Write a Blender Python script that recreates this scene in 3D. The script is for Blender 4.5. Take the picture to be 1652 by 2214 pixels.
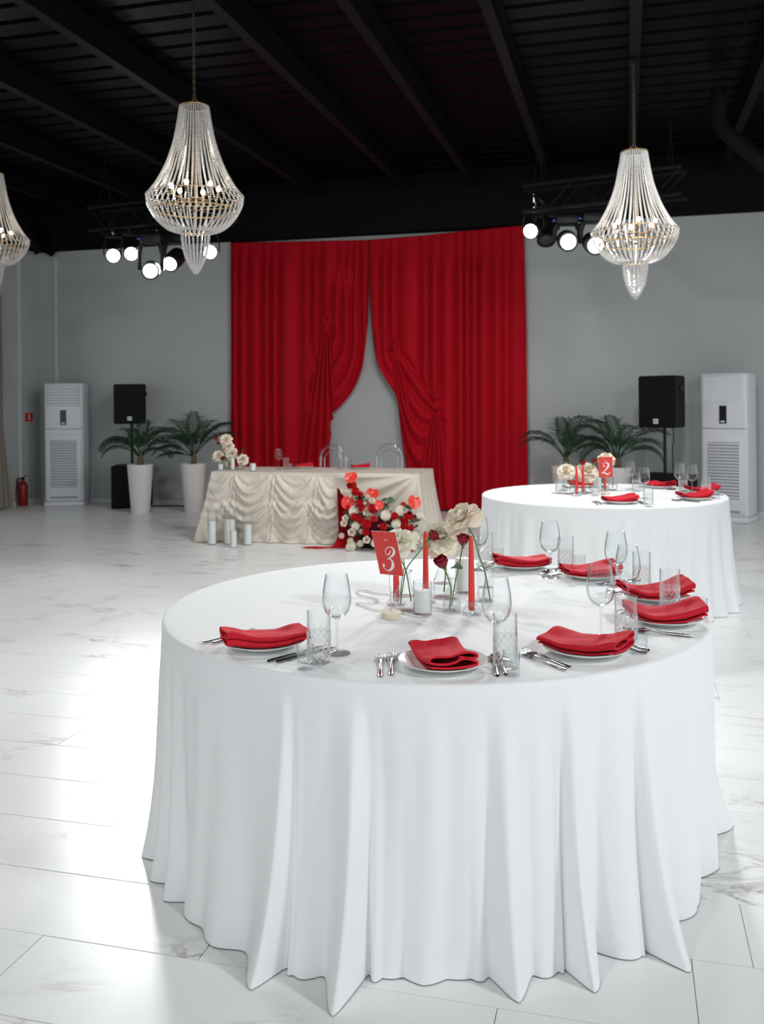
import bpy, bmesh, math, random
from math import sin, cos, pi, radians, sqrt, atan2, hypot, tan
from mathutils import Vector, Matrix, Euler, noise

for _o in list(bpy.data.objects):
    bpy.data.objects.remove(_o)
sc = bpy.context.scene
COL = sc.collection

# ------------------------------------------------------------------ camera
F, CX, HY, ROLL, CAMH = 2000.0, 826.0, 866.0, 0.009, 1.45
TH = radians(14.8)
CT, ST = cos(TH), sin(TH)
V_WALL, U_LEFT, U_RIGHT, V_FRONT = 12.0, -8.43, 7.5, -4.0
Z_CEIL, Z_BAND = 4.45, 3.69

cam_d = bpy.data.cameras.new('camera')
cam = bpy.data.objects.new('camera', cam_d)
COL.objects.link(cam)
cam_d.sensor_fit = 'AUTO'
cam_d.sensor_width = 36.0
cam_d.lens = F / 2214.0 * 36.0
cam_d.shift_y = -(1107.0 - HY) / 2214.0
cam_d.clip_start = 0.05
cam_d.dof.use_dof = True
cam_d.dof.focus_distance = 2.75
cam_d.dof.aperture_fstop = 5.0
_R = Matrix.Rotation(TH, 4, 'Z') @ Matrix.Rotation(pi / 2, 4, 'X') @ Matrix.Rotation(-ROLL, 4, 'Z')
cam.matrix_world = Matrix.Translation((0, 0, CAMH)) @ _R
sc.camera = cam

# ------------------------------------------------------------------ world, light, exposure
sc.view_settings.view_transform = 'Standard'
sc.view_settings.look = 'None'
sc.view_settings.gamma = 1.0
sc.view_settings.use_curve_mapping = False
sc.view_settings.exposure = 0.0
world = bpy.data.worlds.new('world')
sc.world = world
world.use_nodes = True
_bg = world.node_tree.nodes['Background']
_bg.inputs['Color'].default_value = (0.93, 0.97, 1.0, 1)
_bg.inputs['Strength'].default_value = 1.12
sc.cycles.max_bounces = 7
sc.cycles.diffuse_bounces = 4
sc.cycles.glossy_bounces = 3
sc.cycles.transmission_bounces = 5
sc.cycles.transparent_max_bounces = 28
sc.cycles.use_adaptive_sampling = True
sc.cycles.adaptive_threshold = 0.05
sc.cycles.sample_clamp_indirect = 6.0
sc.cycles.caustics_reflective = False
sc.cycles.caustics_refractive = False


def add_spot(name, loc, target, watts, size_deg, blend=0.5, radius=0.08, color=(1, 1, 1)):
    d = bpy.data.lights.new(name, 'SPOT')
    d.energy = watts
    d.spot_size = radians(size_deg)
    d.spot_blend = blend
    d.shadow_soft_size = radius
    d.color = color
    o = bpy.data.objects.new(name, d)
    COL.objects.link(o)
    o.location = loc
    o.rotation_euler = (Vector(target) - Vector(loc)).to_track_quat('-Z', 'Y').to_euler()
    return o


def room(X, Y, z=0.0):
    """camera-aligned ground coordinates (X right, Y ahead) to room coordinates"""
    return Vector((X * CT - Y * ST, X * ST + Y * CT, z))


def _ray(px, py):
    dx, dy = px - CX, py - HY
    return dx - ROLL * dy, dy + ROLL * dx


def PZ(px, py, z):
    dx, dy = _ray(px, py)
    Y = (CAMH - z) * F / dy
    return room(dx * Y / F, Y, z)


def PY(px, py, Y):
    dx, dy = _ray(px, py)
    return room(dx * Y / F, Y, CAMH - dy * Y / F)


def PV(px, py, v):
    dx, dy = _ray(px, py)
    X = dx / F
    d = room(X, 1.0)
    t = v / d.y
    return Vector((d.x * t, v, CAMH - dy / F * t))


# unseen fill spots added to brighten floor, tables and cloths, no fixtures modelled
add_spot('fill_spot_a', room(-2.2, -0.7, 4.1), room(-0.8, 2.4, 0.2), 165, 150, 1.0, 0.25, (1.0, 0.99, 0.98))
add_spot('fill_spot_b', room(3.8, 0.0, 4.0), room(1.2, 2.8, 0.2), 430, 150, 1.0, 0.25, (0.98, 0.99, 1.0))
add_spot('fill_spot_c', room(-2.2, 5.0, 4.1), room(-2.0, 5.0, 0.0), 190, 160, 1.0, 0.25, (0.98, 0.99, 1.0))
add_spot('fill_spot_d', room(2.0, 6.0, 4.1), room(2.0, 7.0, 0.0), 330, 160, 1.0, 0.25, (0.98, 0.99, 1.0))
add_spot('fill_spot_e', room(0.2, 7.6, 4.1), room(-0.3, 9.2, 0.4), 260, 150, 1.0, 0.25, (1.0, 0.99, 0.97))

# ------------------------------------------------------------------ materials
MATS = {}


def mat(name, color=(0.8, 0.8, 0.8), rough=0.6, metal=0.0, spec=0.5, trans=0.0, ior=1.45, emit=None, estr=0.0,
        sheen=0.0, sub=0.0, bump=None, vary=0.0, vscale=8.0):
    m = bpy.data.materials.new(name)
    m.use_nodes = True
    nt = m.node_tree
    b = nt.nodes['Principled BSDF']
    b.inputs['Base Color'].default_value = (*color, 1)
    b.inputs['Roughness'].default_value = rough
    b.inputs['Metallic'].default_value = metal
    b.inputs['Specular IOR Level'].default_value = spec
    b.inputs['Transmission Weight'].default_value = trans
    b.inputs['IOR'].default_value = ior
    if sheen:
        b.inputs['Sheen Weight'].default_value = sheen
        b.inputs['Sheen Roughness'].default_value = 0.4
        b.inputs['Sheen Tint'].default_value = (*[min(1, c * 1.2 + 0.1) for c in color], 1)
    if sub:
        b.inputs['Subsurface Weight'].default_value = sub
        b.inputs['Subsurface Radius'].default_value = (0.02, 0.015, 0.01)
        b.inputs['Subsurface Scale'].default_value = 0.3
    if emit:
        b.inputs['Emission Color'].default_value = (*emit, 1)
        b.inputs['Emission Strength'].default_value = estr
    if bump or vary:
        tc = nt.nodes.new('ShaderNodeTexCoord')
        if vary:
            n = nt.nodes.new('ShaderNodeTexNoise')
            n.inputs['Scale'].default_value = vscale
            n.inputs['Detail'].default_value = 4
            nt.links.new(tc.outputs['Object'], n.inputs['Vector'])
            r = nt.nodes.new('ShaderNodeValToRGB')
            r.color_ramp.elements[0].position = 0.3
            r.color_ramp.elements[1].position = 0.7
            r.color_ramp.elements[0].color = (*[max(0, c * (1 - vary)) for c in color], 1)
            r.color_ramp.elements[1].color = (*[min(1, c * (1 + vary)) for c in color], 1)
            nt.links.new(n.outputs['Fac'], r.inputs['Fac'])
            nt.links.new(r.outputs['Color'], b.inputs['Base Color'])
        if bump:
            sca, stren = bump
            n2 = nt.nodes.new('ShaderNodeTexNoise')
            n2.inputs['Scale'].default_value = sca
            n2.inputs['Detail'].default_value = 3
            nt.links.new(tc.outputs['Object'], n2.inputs['Vector'])
            bm_ = nt.nodes.new('ShaderNodeBump')
            bm_.inputs['Strength'].default_value = stren
            bm_.inputs['Distance'].default_value = 0.002
            nt.links.new(n2.outputs['Fac'], bm_.inputs['Height'])
            nt.links.new(bm_.outputs['Normal'], b.inputs['Normal'])
    MATS[name] = m
    return m


def thin_glass(name, tint=(0.98, 0.99, 0.99), rough=0.03, base=0.025, gain=0.9, power=3.2, edge=(0.32, 0.36, 0.38), epow=4.0):
    """clear thin-walled glass: straight transmission plus Fresnel reflection, rims darkened by tint"""
    m = bpy.data.materials.new(name)
    m.use_nodes = True
    nt = m.node_tree
    nt.nodes.remove(nt.nodes['Principled BSDF'])
    out = nt.nodes['Material Output']
    tr = nt.nodes.new('ShaderNodeBsdfTransparent')
    tr.inputs['Color'].default_value = (*tint, 1)
    gl = nt.nodes.new('ShaderNodeBsdfGlossy')
    gl.inputs['Roughness'].default_value = rough
    gl.inputs['Color'].default_value = (1, 1, 1, 1)
    fr = nt.nodes.new('ShaderNodeLayerWeight')
    fr.inputs['Blend'].default_value = 0.5
    pw = nt.nodes.new('ShaderNodeMath')
    pw.operation = 'POWER'
    pw.inputs[1].default_value = power
    nt.links.new(fr.outputs['Facing'], pw.inputs[0])
    ma = nt.nodes.new('ShaderNodeMath')
    ma.operation = 'MULTIPLY_ADD'
    ma.use_clamp = True
    ma.inputs[1].default_value = gain
    ma.inputs[2].default_value = base
    nt.links.new(pw.outputs[0], ma.inputs[0])
    p2 = nt.nodes.new('ShaderNodeMath')
    p2.operation = 'POWER'
    p2.inputs[1].default_value = epow
    nt.links.new(fr.outputs['Facing'], p2.inputs[0])
    tm = nt.nodes.new('ShaderNodeMix')
    tm.data_type = 'RGBA'
    tm.inputs['A'].default_value = (*tint, 1)
    tm.inputs['B'].default_value = (*edge, 1)  # rim tint painted dark at grazing angles, standing in for refracted dark surroundings
    nt.links.new(p2.outputs[0], tm.inputs['Factor'])
    nt.links.new(tm.outputs['Result'], tr.inputs['Color'])
    mx = nt.nodes.new('ShaderNodeMixShader')
    nt.links.new(ma.outputs[0], mx.inputs['Fac'])
    nt.links.new(tr.outputs[0], mx.inputs[1])
    nt.links.new(gl.outputs[0], mx.inputs[2])
    nt.links.new(mx.outputs[0], out.inputs['Surface'])
    MATS[name] = m
    return m


def marble(name):
    m = bpy.data.materials.new(name)
    m.use_nodes = True
    nt = m.node_tree
    N, L = nt.nodes, nt.links
    b = N['Principled BSDF']
    tc = N.new('ShaderNodeTexCoord')
    oi = N.new('ShaderNodeObjectInfo')
    mul = N.new('ShaderNodeVectorMath')
    mul.operation = 'SCALE'
    cmb = N.new('ShaderNodeCombineXYZ')
    L.new(oi.outputs['Random'], cmb.inputs[0])
    L.new(oi.outputs['Random'], cmb.inputs[1])
    mul.inputs['Scale'].default_value = 57.0
    L.new(cmb.outputs[0], mul.inputs[0])
    add = N.new('ShaderNodeVectorMath')
    add.operation = 'ADD'
    L.new(tc.outputs['Object'], add.inputs[0])
    L.new(mul.outputs[0], add.inputs[1])
    mp = N.new('ShaderNodeMapping')
    mp.inputs['Rotation'].default_value = (0, 0, 0.5)
    mp.inputs['Scale'].default_value = (0.8, 2.6, 1)
    L.new(add.outputs[0], mp.inputs['Vector'])
    n1 = N.new('ShaderNodeTexNoise')
    n1.inputs['Scale'].default_value = 1.5
    n1.inputs['Detail'].default_value = 7
    n1.inputs['Roughness'].default_value = 0.62
    n1.inputs['Distortion'].default_value = 0.9
    L.new(mp.outputs[0], n1.inputs['Vector'])
    s = N.new('ShaderNodeMath'); s.operation = 'SUBTRACT'; s.inputs[1].default_value = 0.5
    L.new(n1.outputs['Fac'], s.inputs[0])
    a = N.new('ShaderNodeMath'); a.operation = 'ABSOLUTE'
    L.new(s.outputs[0], a.inputs[0])
    r = N.new('ShaderNodeValToRGB')
    e = r.color_ramp.elements
    e[0].position, e[0].color = 0.0, (1, 1, 1, 1)
    e[1].position, e[1].color = 0.05, (0, 0, 0, 1)
    x = r.color_ramp.elements.new(0.014); x.color = (0.35, 0.35, 0.35, 1)
    L.new(a.outputs[0], r.inputs['Fac'])
    n2 = N.new('ShaderNodeTexNoise')
    n2.inputs['Scale'].default_value = 1.9
    n2.inputs['Detail'].default_value = 3
    L.new(add.outputs[0], n2.inputs['Vector'])
    r2 = N.new('ShaderNodeValToRGB')
    r2.color_ramp.elements[0].position = 0.50
    r2.color_ramp.elements[1].position = 0.68
    L.new(n2.outputs['Fac'], r2.inputs['Fac'])
    mm = N.new('ShaderNodeMath'); mm.operation = 'MULTIPLY'
    L.new(r.outputs['Color'], mm.inputs[0])
    L.new(r2.outputs['Color'], mm.inputs[1])
    n3 = N.new('ShaderNodeTexNoise')
    n3.inputs['Scale'].default_value = 1.1
    L.new(add.outputs[0], n3.inputs['Vector'])
    vc = N.new('ShaderNodeMix'); vc.data_type = 'RGBA'
    vc.inputs['A'].default_value = (0.28, 0.28, 0.29, 1)
    vc.inputs['B'].default_value = (0.38, 0.33, 0.26, 1)
    L.new(n3.outputs['Fac'], vc.inputs['Factor'])
    bc = N.new('ShaderNodeMix'); bc.data_type = 'RGBA'
    bc.inputs['A'].default_value = (0.80, 0.815, 0.81, 1)
    L.new(vc.outputs['Result'], bc.inputs['B'])
    L.new(mm.outputs[0], bc.inputs['Factor'])
    L.new(bc.outputs['Result'], b.inputs['Base Color'])
    b.inputs['Roughness'].default_value = 0.30
    b.inputs['Specular IOR Level'].default_value = 0.5
    MATS[name] = m
    return m


marble('marble_tile')
mat('grout', (0.50, 0.50, 0.49), 0.9)
mat('wall_paint', (0.45, 0.475, 0.47), 0.85, bump=(180, 0.15), vary=0.02, vscale=1.5)
mat('black_paint', (0.003, 0.003, 0.0035), 0.7, spec=0.15)
mat('roof_sheet', (0.0025, 0.0025, 0.0035), 0.42, spec=0.05)
mat('beam_paint', (0.0075, 0.007, 0.008), 0.55, spec=0.06)
mat('white_trim', (0.62, 0.63, 0.64), 0.6)
mat('linen_white', (0.87, 0.885, 0.89), 0.9, spec=0.05, bump=(900, 0.12))
mat('satin_beige', (0.66, 0.595, 0.52), 0.42, spec=0.4, sheen=0.3, bump=(300, 0.1))
mat('net_white', (0.85, 0.83, 0.8), 0.8)
mat('curtain_red', (0.43, 0.003, 0.012), 0.75, spec=0.15, sheen=0.25, bump=(240, 0.15))
mat('runner_red', (0.50, 0.006, 0.014), 0.85, spec=0.15, bump=(120, 0.4))
mat('napkin_red', (0.60, 0.018, 0.034), 0.85, spec=0.15, sheen=0.2, bump=(700, 0.25))
mat('porcelain', (0.84, 0.85, 0.82), 0.18, spec=0.5)
mat('steel', (0.45, 0.45, 0.45), 0.14, metal=1.0)
mat('steel_brown', (0.30, 0.22, 0.20), 0.22, metal=1.0)
thin_glass('glass')
thin_glass('glass_cut', gain=0.9, base=0.05, rough=0.06, power=3.0)
facet = mat('facet_glint', (0.95, 0.96, 0.97), 0.10, spec=0.9)  # whitish colour painted in for the glints along the cut lines
facet.node_tree.nodes['Principled BSDF'].inputs['Alpha'].default_value = 0.62
thin_glass('glass_thick', base=0.07, tint=(0.95, 0.97, 0.97), power=3.2, gain=0.7, edge=(0.6, 0.65, 0.66))
thin_glass('acrylic', base=0.15, tint=(0.90, 0.92, 0.93), power=2.5)
thin_glass('window_glass', base=0.03)
mat('wax_white', (0.86, 0.86, 0.83), 0.55, bump=(220, 0.25))
mat('wax_red', (0.72, 0.04, 0.03), 0.45)
mat('wick', (0.05, 0.045, 0.04), 0.9)
mat('card_red', (0.70, 0.055, 0.045), 0.7)
mat('card_edge', (0.85, 0.83, 0.80), 0.8)
mat('print_white', (0.85, 0.82, 0.80), 0.7)
mat('birch', (0.74, 0.67, 0.53), 0.6, vary=0.08, vscale=30)
mat('brass_wire', (0.62, 0.46, 0.24), 0.3, metal=1.0)
mat('bronze', (0.16, 0.11, 0.06), 0.4, metal=0.8)
mat('gold', (0.68, 0.45, 0.18), 0.28, metal=1.0)
mat('crystal', (0.66, 0.65, 0.63), 0.10, spec=0.9, trans=0.22, ior=1.5)
mat('bulb_glow', (1, 0.9, 0.75), 0.4, emit=(1.0, 0.82, 0.55), estr=30.0)
mat('lens_glow', (1, 1, 1), 0.4, emit=(1.0, 1.0, 1.0), estr=22.0)
mat('lens_dark', (0.03, 0.03, 0.04), 0.15)
mat('fixture_black', (0.008, 0.008, 0.011), 0.45, spec=0.3)
mat('truss_metal', (0.008, 0.008, 0.009), 0.5, spec=0.1)
mat('led_blue', (0.02, 0.05, 0.4), 0.4, emit=(0.05, 0.15, 0.8), estr=0.35)
mat('stem_green', (0.10, 0.19, 0.055), 0.5)
mat('leaf_green', (0.055, 0.13, 0.05), 0.5)
mat('sepal_green', (0.16, 0.26, 0.08), 0.55)
mat('rose_red', (0.26, 0.004, 0.018), 0.6, sheen=0.3)
mat('rose_white', (0.86, 0.83, 0.68), 0.6)
mat('rose_blush', (0.86, 0.765, 0.63), 0.6)
mat('mum_white', (0.86, 0.81, 0.70), 0.65)
mat('flower_red', (0.60, 0.010, 0.018), 0.6)
mat('flower_coral', (0.72, 0.045, 0.03), 0.35)
mat('flower_dark', (0.22, 0.004, 0.02), 0.6)
mat('palm_green', (0.016, 0.050, 0.020), 0.5, spec=0.3)
mat('palm_trunk', (0.13, 0.10, 0.06), 0.85)
mat('soil', (0.05, 0.035, 0.025), 0.95)
mat('pot_white', (0.72, 0.71, 0.69), 0.6)
mat('appliance_white', (0.70, 0.715, 0.76), 0.4)
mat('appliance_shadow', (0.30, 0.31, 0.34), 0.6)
mat('display_black', (0.01, 0.01, 0.012), 0.15)
mat('speaker_black', (0.004, 0.004, 0.0045), 0.65, spec=0.2)
mat('speaker_grille', (0.004, 0.004, 0.0045), 0.6, spec=0.2, bump=(900, 0.5))
mat('badge_white', (0.75, 0.75, 0.75), 0.4)
mat('extinguisher_red', (0.22, 0.010, 0.012), 0.35)
mat('sign_red', (0.62, 0.02, 0.02), 0.5)
mat('cable_black', (0.012, 0.012, 0.012), 0.6)
mat('drape_taupe', (0.26, 0.23, 0.20), 0.85, sheen=0.2)
mat('pearl', (0.88, 0.87, 0.84), 0.15, spec=0.8)
mat('wood_table', (0.36, 0.25, 0.15), 0.6, vary=0.15)

# ------------------------------------------------------------------ mesh building helpers


class MB:
    def __init__(self):
        self.v, self.f = [], []

    def add(self, vs, fs, M=None):
        o = len(self.v)
        self.v += [tuple(M @ Vector(p)) for p in vs] if M is not None else [tuple(p) for p in vs]
        self.f += [tuple(i + o for i in q) for q in fs]
        return self

    def box(self, c, s, M=None):
        x, y, z = c
        a, b, d = s[0] / 2, s[1] / 2, s[2] / 2
        vs = [(x + i * a, y + j * b, z + k * d) for k in (-1, 1) for j in (-1, 1) for i in (-1, 1)]
        fs = [(0, 2, 3, 1), (4, 5, 7, 6), (0, 1, 5, 4), (2, 6, 7, 3), (0, 4, 6, 2), (1, 3, 7, 5)]
        return self.add(vs, fs, M)

    def bbox(self, c, s, bev=0.01, seg=2, M=None):
        bm = bmesh.new()
        bmesh.ops.create_cube(bm, size=1.0)
        for v in bm.verts:
            v.co = Vector((v.co.x * s[0] + c[0], v.co.y * s[1] + c[1], v.co.z * s[2] + c[2]))
        bmesh.ops.bevel(bm, geom=bm.edges[:], offset=bev, segments=seg, profile=0.5, affect='EDGES')
        bm.verts.index_update()
        vs = [v.co.copy() for v in bm.verts]
        fs = [tuple(v.index for v in f.verts) for f in bm.faces]
        bm.free()
        return self.add(vs, fs, M)

    def lathe(self, prof, n=32, M=None, rfun=None):
        vs, fs, rings = [], [], []
        for r, z in prof:
            if r < 1e-6:
                rings.append([len(vs)])
                vs.append((0, 0, z))
            else:
                ring = []
                for i in range(n):
                    a = 2 * pi * i / n
                    rr = r * (rfun(a, z) if rfun else 1.0)
                    ring.append(len(vs))
                    vs.append((rr * cos(a), rr * sin(a), z))
                rings.append(ring)
        for A, B in zip(rings, rings[1:]):
            if len(A) == 1 and len(B) == 1:
                continue
            for i in range(n):
                j = (i + 1) % n
                if len(A) == 1:
                    fs.append((A[0], B[i], B[j])[::-1])
                elif len(B) == 1:
                    fs.append((A[i], A[j], B[0]))
                else:
                    fs.append((A[i], A[j], B[j], B[i]))
        return self.add(vs, fs, M)

    def tube(self, pts, r, n=8, cap=True, M=None, closed=False):
        pts = [Vector(p) for p in pts]
        m = len(pts)
        rs = r if isinstance(r, (list, tuple)) else [r] * m
        vs, fs = [], []
        t0 = (pts[1] - pts[0]).normalized()
        up = Vector((0, 0, 1)) if abs(t0.z) < 0.9 else Vector((1, 0, 0))
        nrm = t0.cross(up).normalized()
        for i, p in enumerate(pts):
            if closed:
                t = (pts[(i + 1) % m] - pts[i - 1]).normalized()
            else:
                t = (pts[min(i + 1, m - 1)] - pts[max(i - 1, 0)]).normalized()
            nrm = (nrm - t * nrm.dot(t))
            if nrm.length < 1e-6:
                nrm = t.orthogonal()
            nrm.normalize()
            bi = t.cross(nrm)
            for k in range(n):
                a = 2 * pi * k / n
                vs.append(p + (nrm * cos(a) + bi * sin(a)) * rs[i])
        for i in range(m if closed else m - 1):
            i2 = (i + 1) % m
            for k in range(n):
                k2 = (k + 1) % n
                fs.append((i * n + k, i * n + k2, i2 * n + k2, i2 * n + k))
        if cap and not closed:
            fs.append(tuple(range(n))[::-1])
            fs.append(tuple((m - 1) * n + k for k in range(n)))
        return self.add(vs, fs, M)

    def grid(self, fn, nu, nv, closeu=False, M=None):
        vs, fs = [], []
        cu = nu if closeu else nu + 1
        for j in range(nv + 1):
            for i in range(cu):
                vs.append(fn(i / nu, j / nv))
        for j in range(nv):
            for i in range(nu):
                i2 = (i + 1) % cu
                fs.append((j * cu + i, j * cu + i2, (j + 1) * cu + i2, (j + 1) * cu + i))
        return self.add(vs, fs, M)

    def ico(self, c, r, sub=1):
        key = sub
        if key not in _ICO:
            bm = bmesh.new()
            bmesh.ops.create_icosphere(bm, subdivisions=sub, radius=1.0)
            bm.verts.index_update()
            _ICO[key] = ([v.co.copy() for v in bm.verts], [tuple(v.index for v in f.verts) for f in bm.faces])
            bm.free()
        vs, fs = _ICO[key]
        c = Vector(c)
        return self.add([c + p * r for p in vs], fs)

    def ribbon(self, line, thick, y0, y1, ny=1, yfun=None):
        """extrude a ribbon with thickness: line = [(x,z)], swept along y"""
        n = len(line)
        L, R = [], []
        for i in range(n):
            a, b = line[max(i - 1, 0)], line[min(i + 1, n - 1)]
            tx, tz = b[0] - a[0], b[1] - a[1]
            l = hypot(tx, tz) or 1
            nx, nz = -tz / l, tx / l
            x, z = line[i]
            L.append((x + nx * thick / 2, z + nz * thick / 2))
            R.append((x - nx * thick / 2, z - nz * thick / 2))
        loop = L + R[::-1]
        m = len(loop)
        vs, fs = [], []
        for j in range(ny + 1):
            t = j / ny
            y = y0 + (y1 - y0) * t
            for (x, z) in loop:
                vs.append(yfun(x, y, z, t) if yfun else (x, y, z))
        for j in range(ny):
            for i in range(m):
                i2 = (i + 1) % m
                fs.append((j * m + i, (j + 1) * m + i, (j + 1) * m + i2, j * m + i2))
        for e, fl in ((0, False), (ny * m, True)):
            for i in range(n - 1):
                q = (e + i, e + i + 1, e + m - 2 - i, e + m - 1 - i)
                fs.append(q[::-1] if fl else q)
        return self.add(vs, fs)

    def mesh(self, name, material, smooth=True, angle=40):
        me = bpy.data.meshes.new(name)
        me.from_pydata(self.v, [], self.f)
        if material:
            me.materials.append(MATS[material])
        if smooth:
            me.shade_smooth()
            if angle:
                me.set_sharp_from_angle(angle=radians(angle))
        me.update()
        return me

    def build(self, name, material, parent=None, smooth=True, angle=40, loc=None, rot=None):
        return place(self.mesh(name, material, smooth, angle), name, parent, loc, rot)


_ICO = {}


def place(me, name, parent=None, loc=None, rot=None, scale=None):
    o = bpy.data.objects.new(name, me)
    COL.objects.link(o)
    if parent is not None:
        o.parent = parent
    if loc is not None:
        o.location = loc
    if rot is not None:
        o.rotation_euler = rot
    if scale is not None:
        o.scale = (scale,) * 3 if isinstance(scale, (int, float)) else scale
    return o


def tag(o, label, cat, group=None, kind=None):
    o['label'] = label
    o['category'] = cat
    if group:
        o['group'] = group
    if kind:
        o['kind'] = kind
    return o


def thing(name, label, cat, loc=(0, 0, 0), rotz=0.0, group=None):
    o = bpy.data.objects.new(name, None)
    o.empty_display_size = 0.05
    COL.objects.link(o)
    o.location = loc
    o.rotation_euler = (0, 0, rotz)
    return tag(o, label, cat, group)


def struct(o):
    o['kind'] = 'structure'
    return o


def dup(root, label, loc, rotz=None, group=None, scale=None):
    r = root.copy()
    COL.objects.link(r)
    r.location = loc
    if rotz is not None:
        r.rotation_euler = (0, 0, rotz)
    if scale is not None:
        r.scale = (scale,) * 3
    r['label'] = label
    if group:
        r['group'] = group
    for ch in list(root.children):
        c = ch.copy()
        COL.objects.link(c)
        c.parent = r
        for g in list(ch.children):
            d = g.copy()
            COL.objects.link(d)
            d.parent = c
    return r


def smooth01(t):
    t = max(0.0, min(1.0, t))
    return t * t * (3 - 2 * t)


def lerp(a, b, t):
    return a + (b - a) * t


def interp(tab, x):
    if x <= tab[0][0]:
        return tab[0][1]
    for (a, b), (c, d) in zip(tab, tab[1:]):
        if x <= c:
            return b + (d - b) * (x - a) / (c - a)
    return tab[-1][1]


def sinterp(tab, x):
    """smooth (Catmull-Rom) table lookup"""
    n = len(tab)
    if x <= tab[0][0]:
        return tab[0][1]
    if x >= tab[-1][0]:
        return tab[-1][1]
    for i in range(n - 1):
        if x <= tab[i + 1][0]:
            x0, y0 = tab[i]
            x1, y1 = tab[i + 1]
            h = x1 - x0
            m0 = (y1 - tab[i - 1][1]) / (x1 - tab[i - 1][0]) if i > 0 else (y1 - y0) / h
            m1 = (tab[i + 2][1] - y0) / (tab[i + 2][0] - x0) if i + 2 < n else (y1 - y0) / h
            t = (x - x0) / h
            return ((2 * t ** 3 - 3 * t ** 2 + 1) * y0 + (t ** 3 - 2 * t ** 2 + t) * h * m0
                    + (-2 * t ** 3 + 3 * t ** 2) * y1 + (t ** 3 - t ** 2) * h * m1)


def catmull(pts, n=6):
    P = [Vector(p) for p in pts]
    out = []
    for i in range(len(P) - 1):
        p0 = P[i - 1] if i else P[0] * 2 - P[1]
        p1, p2 = P[i], P[i + 1]
        p3 = P[i + 2] if i + 2 < len(P) else P[-1] * 2 - P[-2]
        for k in range(n):
            t = k / n
            out.append(0.5 * ((2 * p1) + (p2 - p0) * t + (2 * p0 - 5 * p1 + 4 * p2 - p3) * t * t
                              + (3 * p1 - p0 - 3 * p2 + p3) * t ** 3))
    out.append(P[-1])
    return out


rnd = random.Random(7)
# ================================================================== the setting
# floor slab with laid marble-look tiles
TW, TL, GAP = 0.31, 1.24, 0.0022
floor = struct(MB().box(((U_LEFT + U_RIGHT) / 2, (V_FRONT + V_WALL) / 2, -0.0535),
                        (U_RIGHT - U_LEFT, V_WALL - V_FRONT, 0.10)).build('floor', 'grout', smooth=False))
floor['label'] = 'white marble-look tiled floor of the hall'


def project(p):
    """room point -> picture position (to sort what is near and in view)"""
    X = p.x * CT + p.y * ST
    Y = -p.x * ST + p.y * CT
    if Y < 0.3:
        return None
    x0, y0 = X / Y * F, (CAMH - p.z) / Y * F
    return CX + x0, HY + y0, Y


tiles = []
row = 0
v = V_FRONT
V_OFF = 0.06
while v < V_WALL - 0.02:
    off = -((row * 0.47 + 0.31 * (row % 3)) % TL)
    u = U_LEFT + off
    while u < U_RIGHT:
        a, b = max(u, U_LEFT), min(u + TL, U_RIGHT)
        if b - a > 0.02:
            tiles.append((a, b, v, min(v + TW, V_WALL)))
        u += TL
    v += TW
    row += 1
scored = []
rest = []
for t in tiles:
    c = Vector(((t[0] + t[1]) / 2, (t[2] + t[3]) / 2, 0))
    pr = project(c)
    whole = abs(t[1] - t[0] - TL) < 1e-6 and abs(t[3] - t[2] - TW) < 1e-6
    hid = (c - room(0.166, 3.161)).length < 0.55
    if pr and whole and not hid and -400 < pr[0] < 2050 and pr[1] < 2500:
        scored.append((pr[2], t))
    else:
        rest.append(t)
scored.sort()
rest += [t for _, t in scored[295:]]
tile_mesh = MB().bbox((0, 0, -0.002), (TL - GAP, TW - GAP, 0.004), 0.0012, 1).mesh('tile', 'marble_tile', smooth=False)
for _, t in scored[:295]:
    place(tile_mesh, 'tile', floor, ((t[0] + t[1]) / 2, (t[2] + t[3]) / 2, 0))
mb = MB()
for t in rest:
    mb.box(((t[0] + t[1]) / 2, (t[2] + t[3]) / 2, -0.002), (t[1] - t[0] - GAP, t[3] - t[2] - GAP, 0.004))
o = mb.build('tile_field', 'marble_tile', floor, smooth=False)
o['kind'] = 'stuff'

# back wall: grey painted lower part, black upper band in one plane with it
wb = struct(MB().box(((U_LEFT + U_RIGHT) / 2, V_WALL + 0.1, Z_BAND / 2), (U_RIGHT - U_LEFT + 0.4, 0.2, Z_BAND)).build('wall_back', 'wall_paint', smooth=False))
wb['label'] = 'plain grey wall behind the stage curtain'
MB().box(((U_LEFT + U_RIGHT) / 2, V_WALL + 0.08, (Z_BAND + Z_CEIL) / 2), (U_RIGHT - U_LEFT, 0.28, Z_CEIL - Z_BAND - 0.002)).build('black_fascia', 'black_paint', wb, smooth=False)
mb = MB()
mb.box(((U_LEFT + U_RIGHT) / 2, V_WALL - 0.012, 0.03), (U_RIGHT - U_LEFT, 0.02, 0.06))
struct(mb.build('baseboard_back', 'white_trim', smooth=False))

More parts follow.
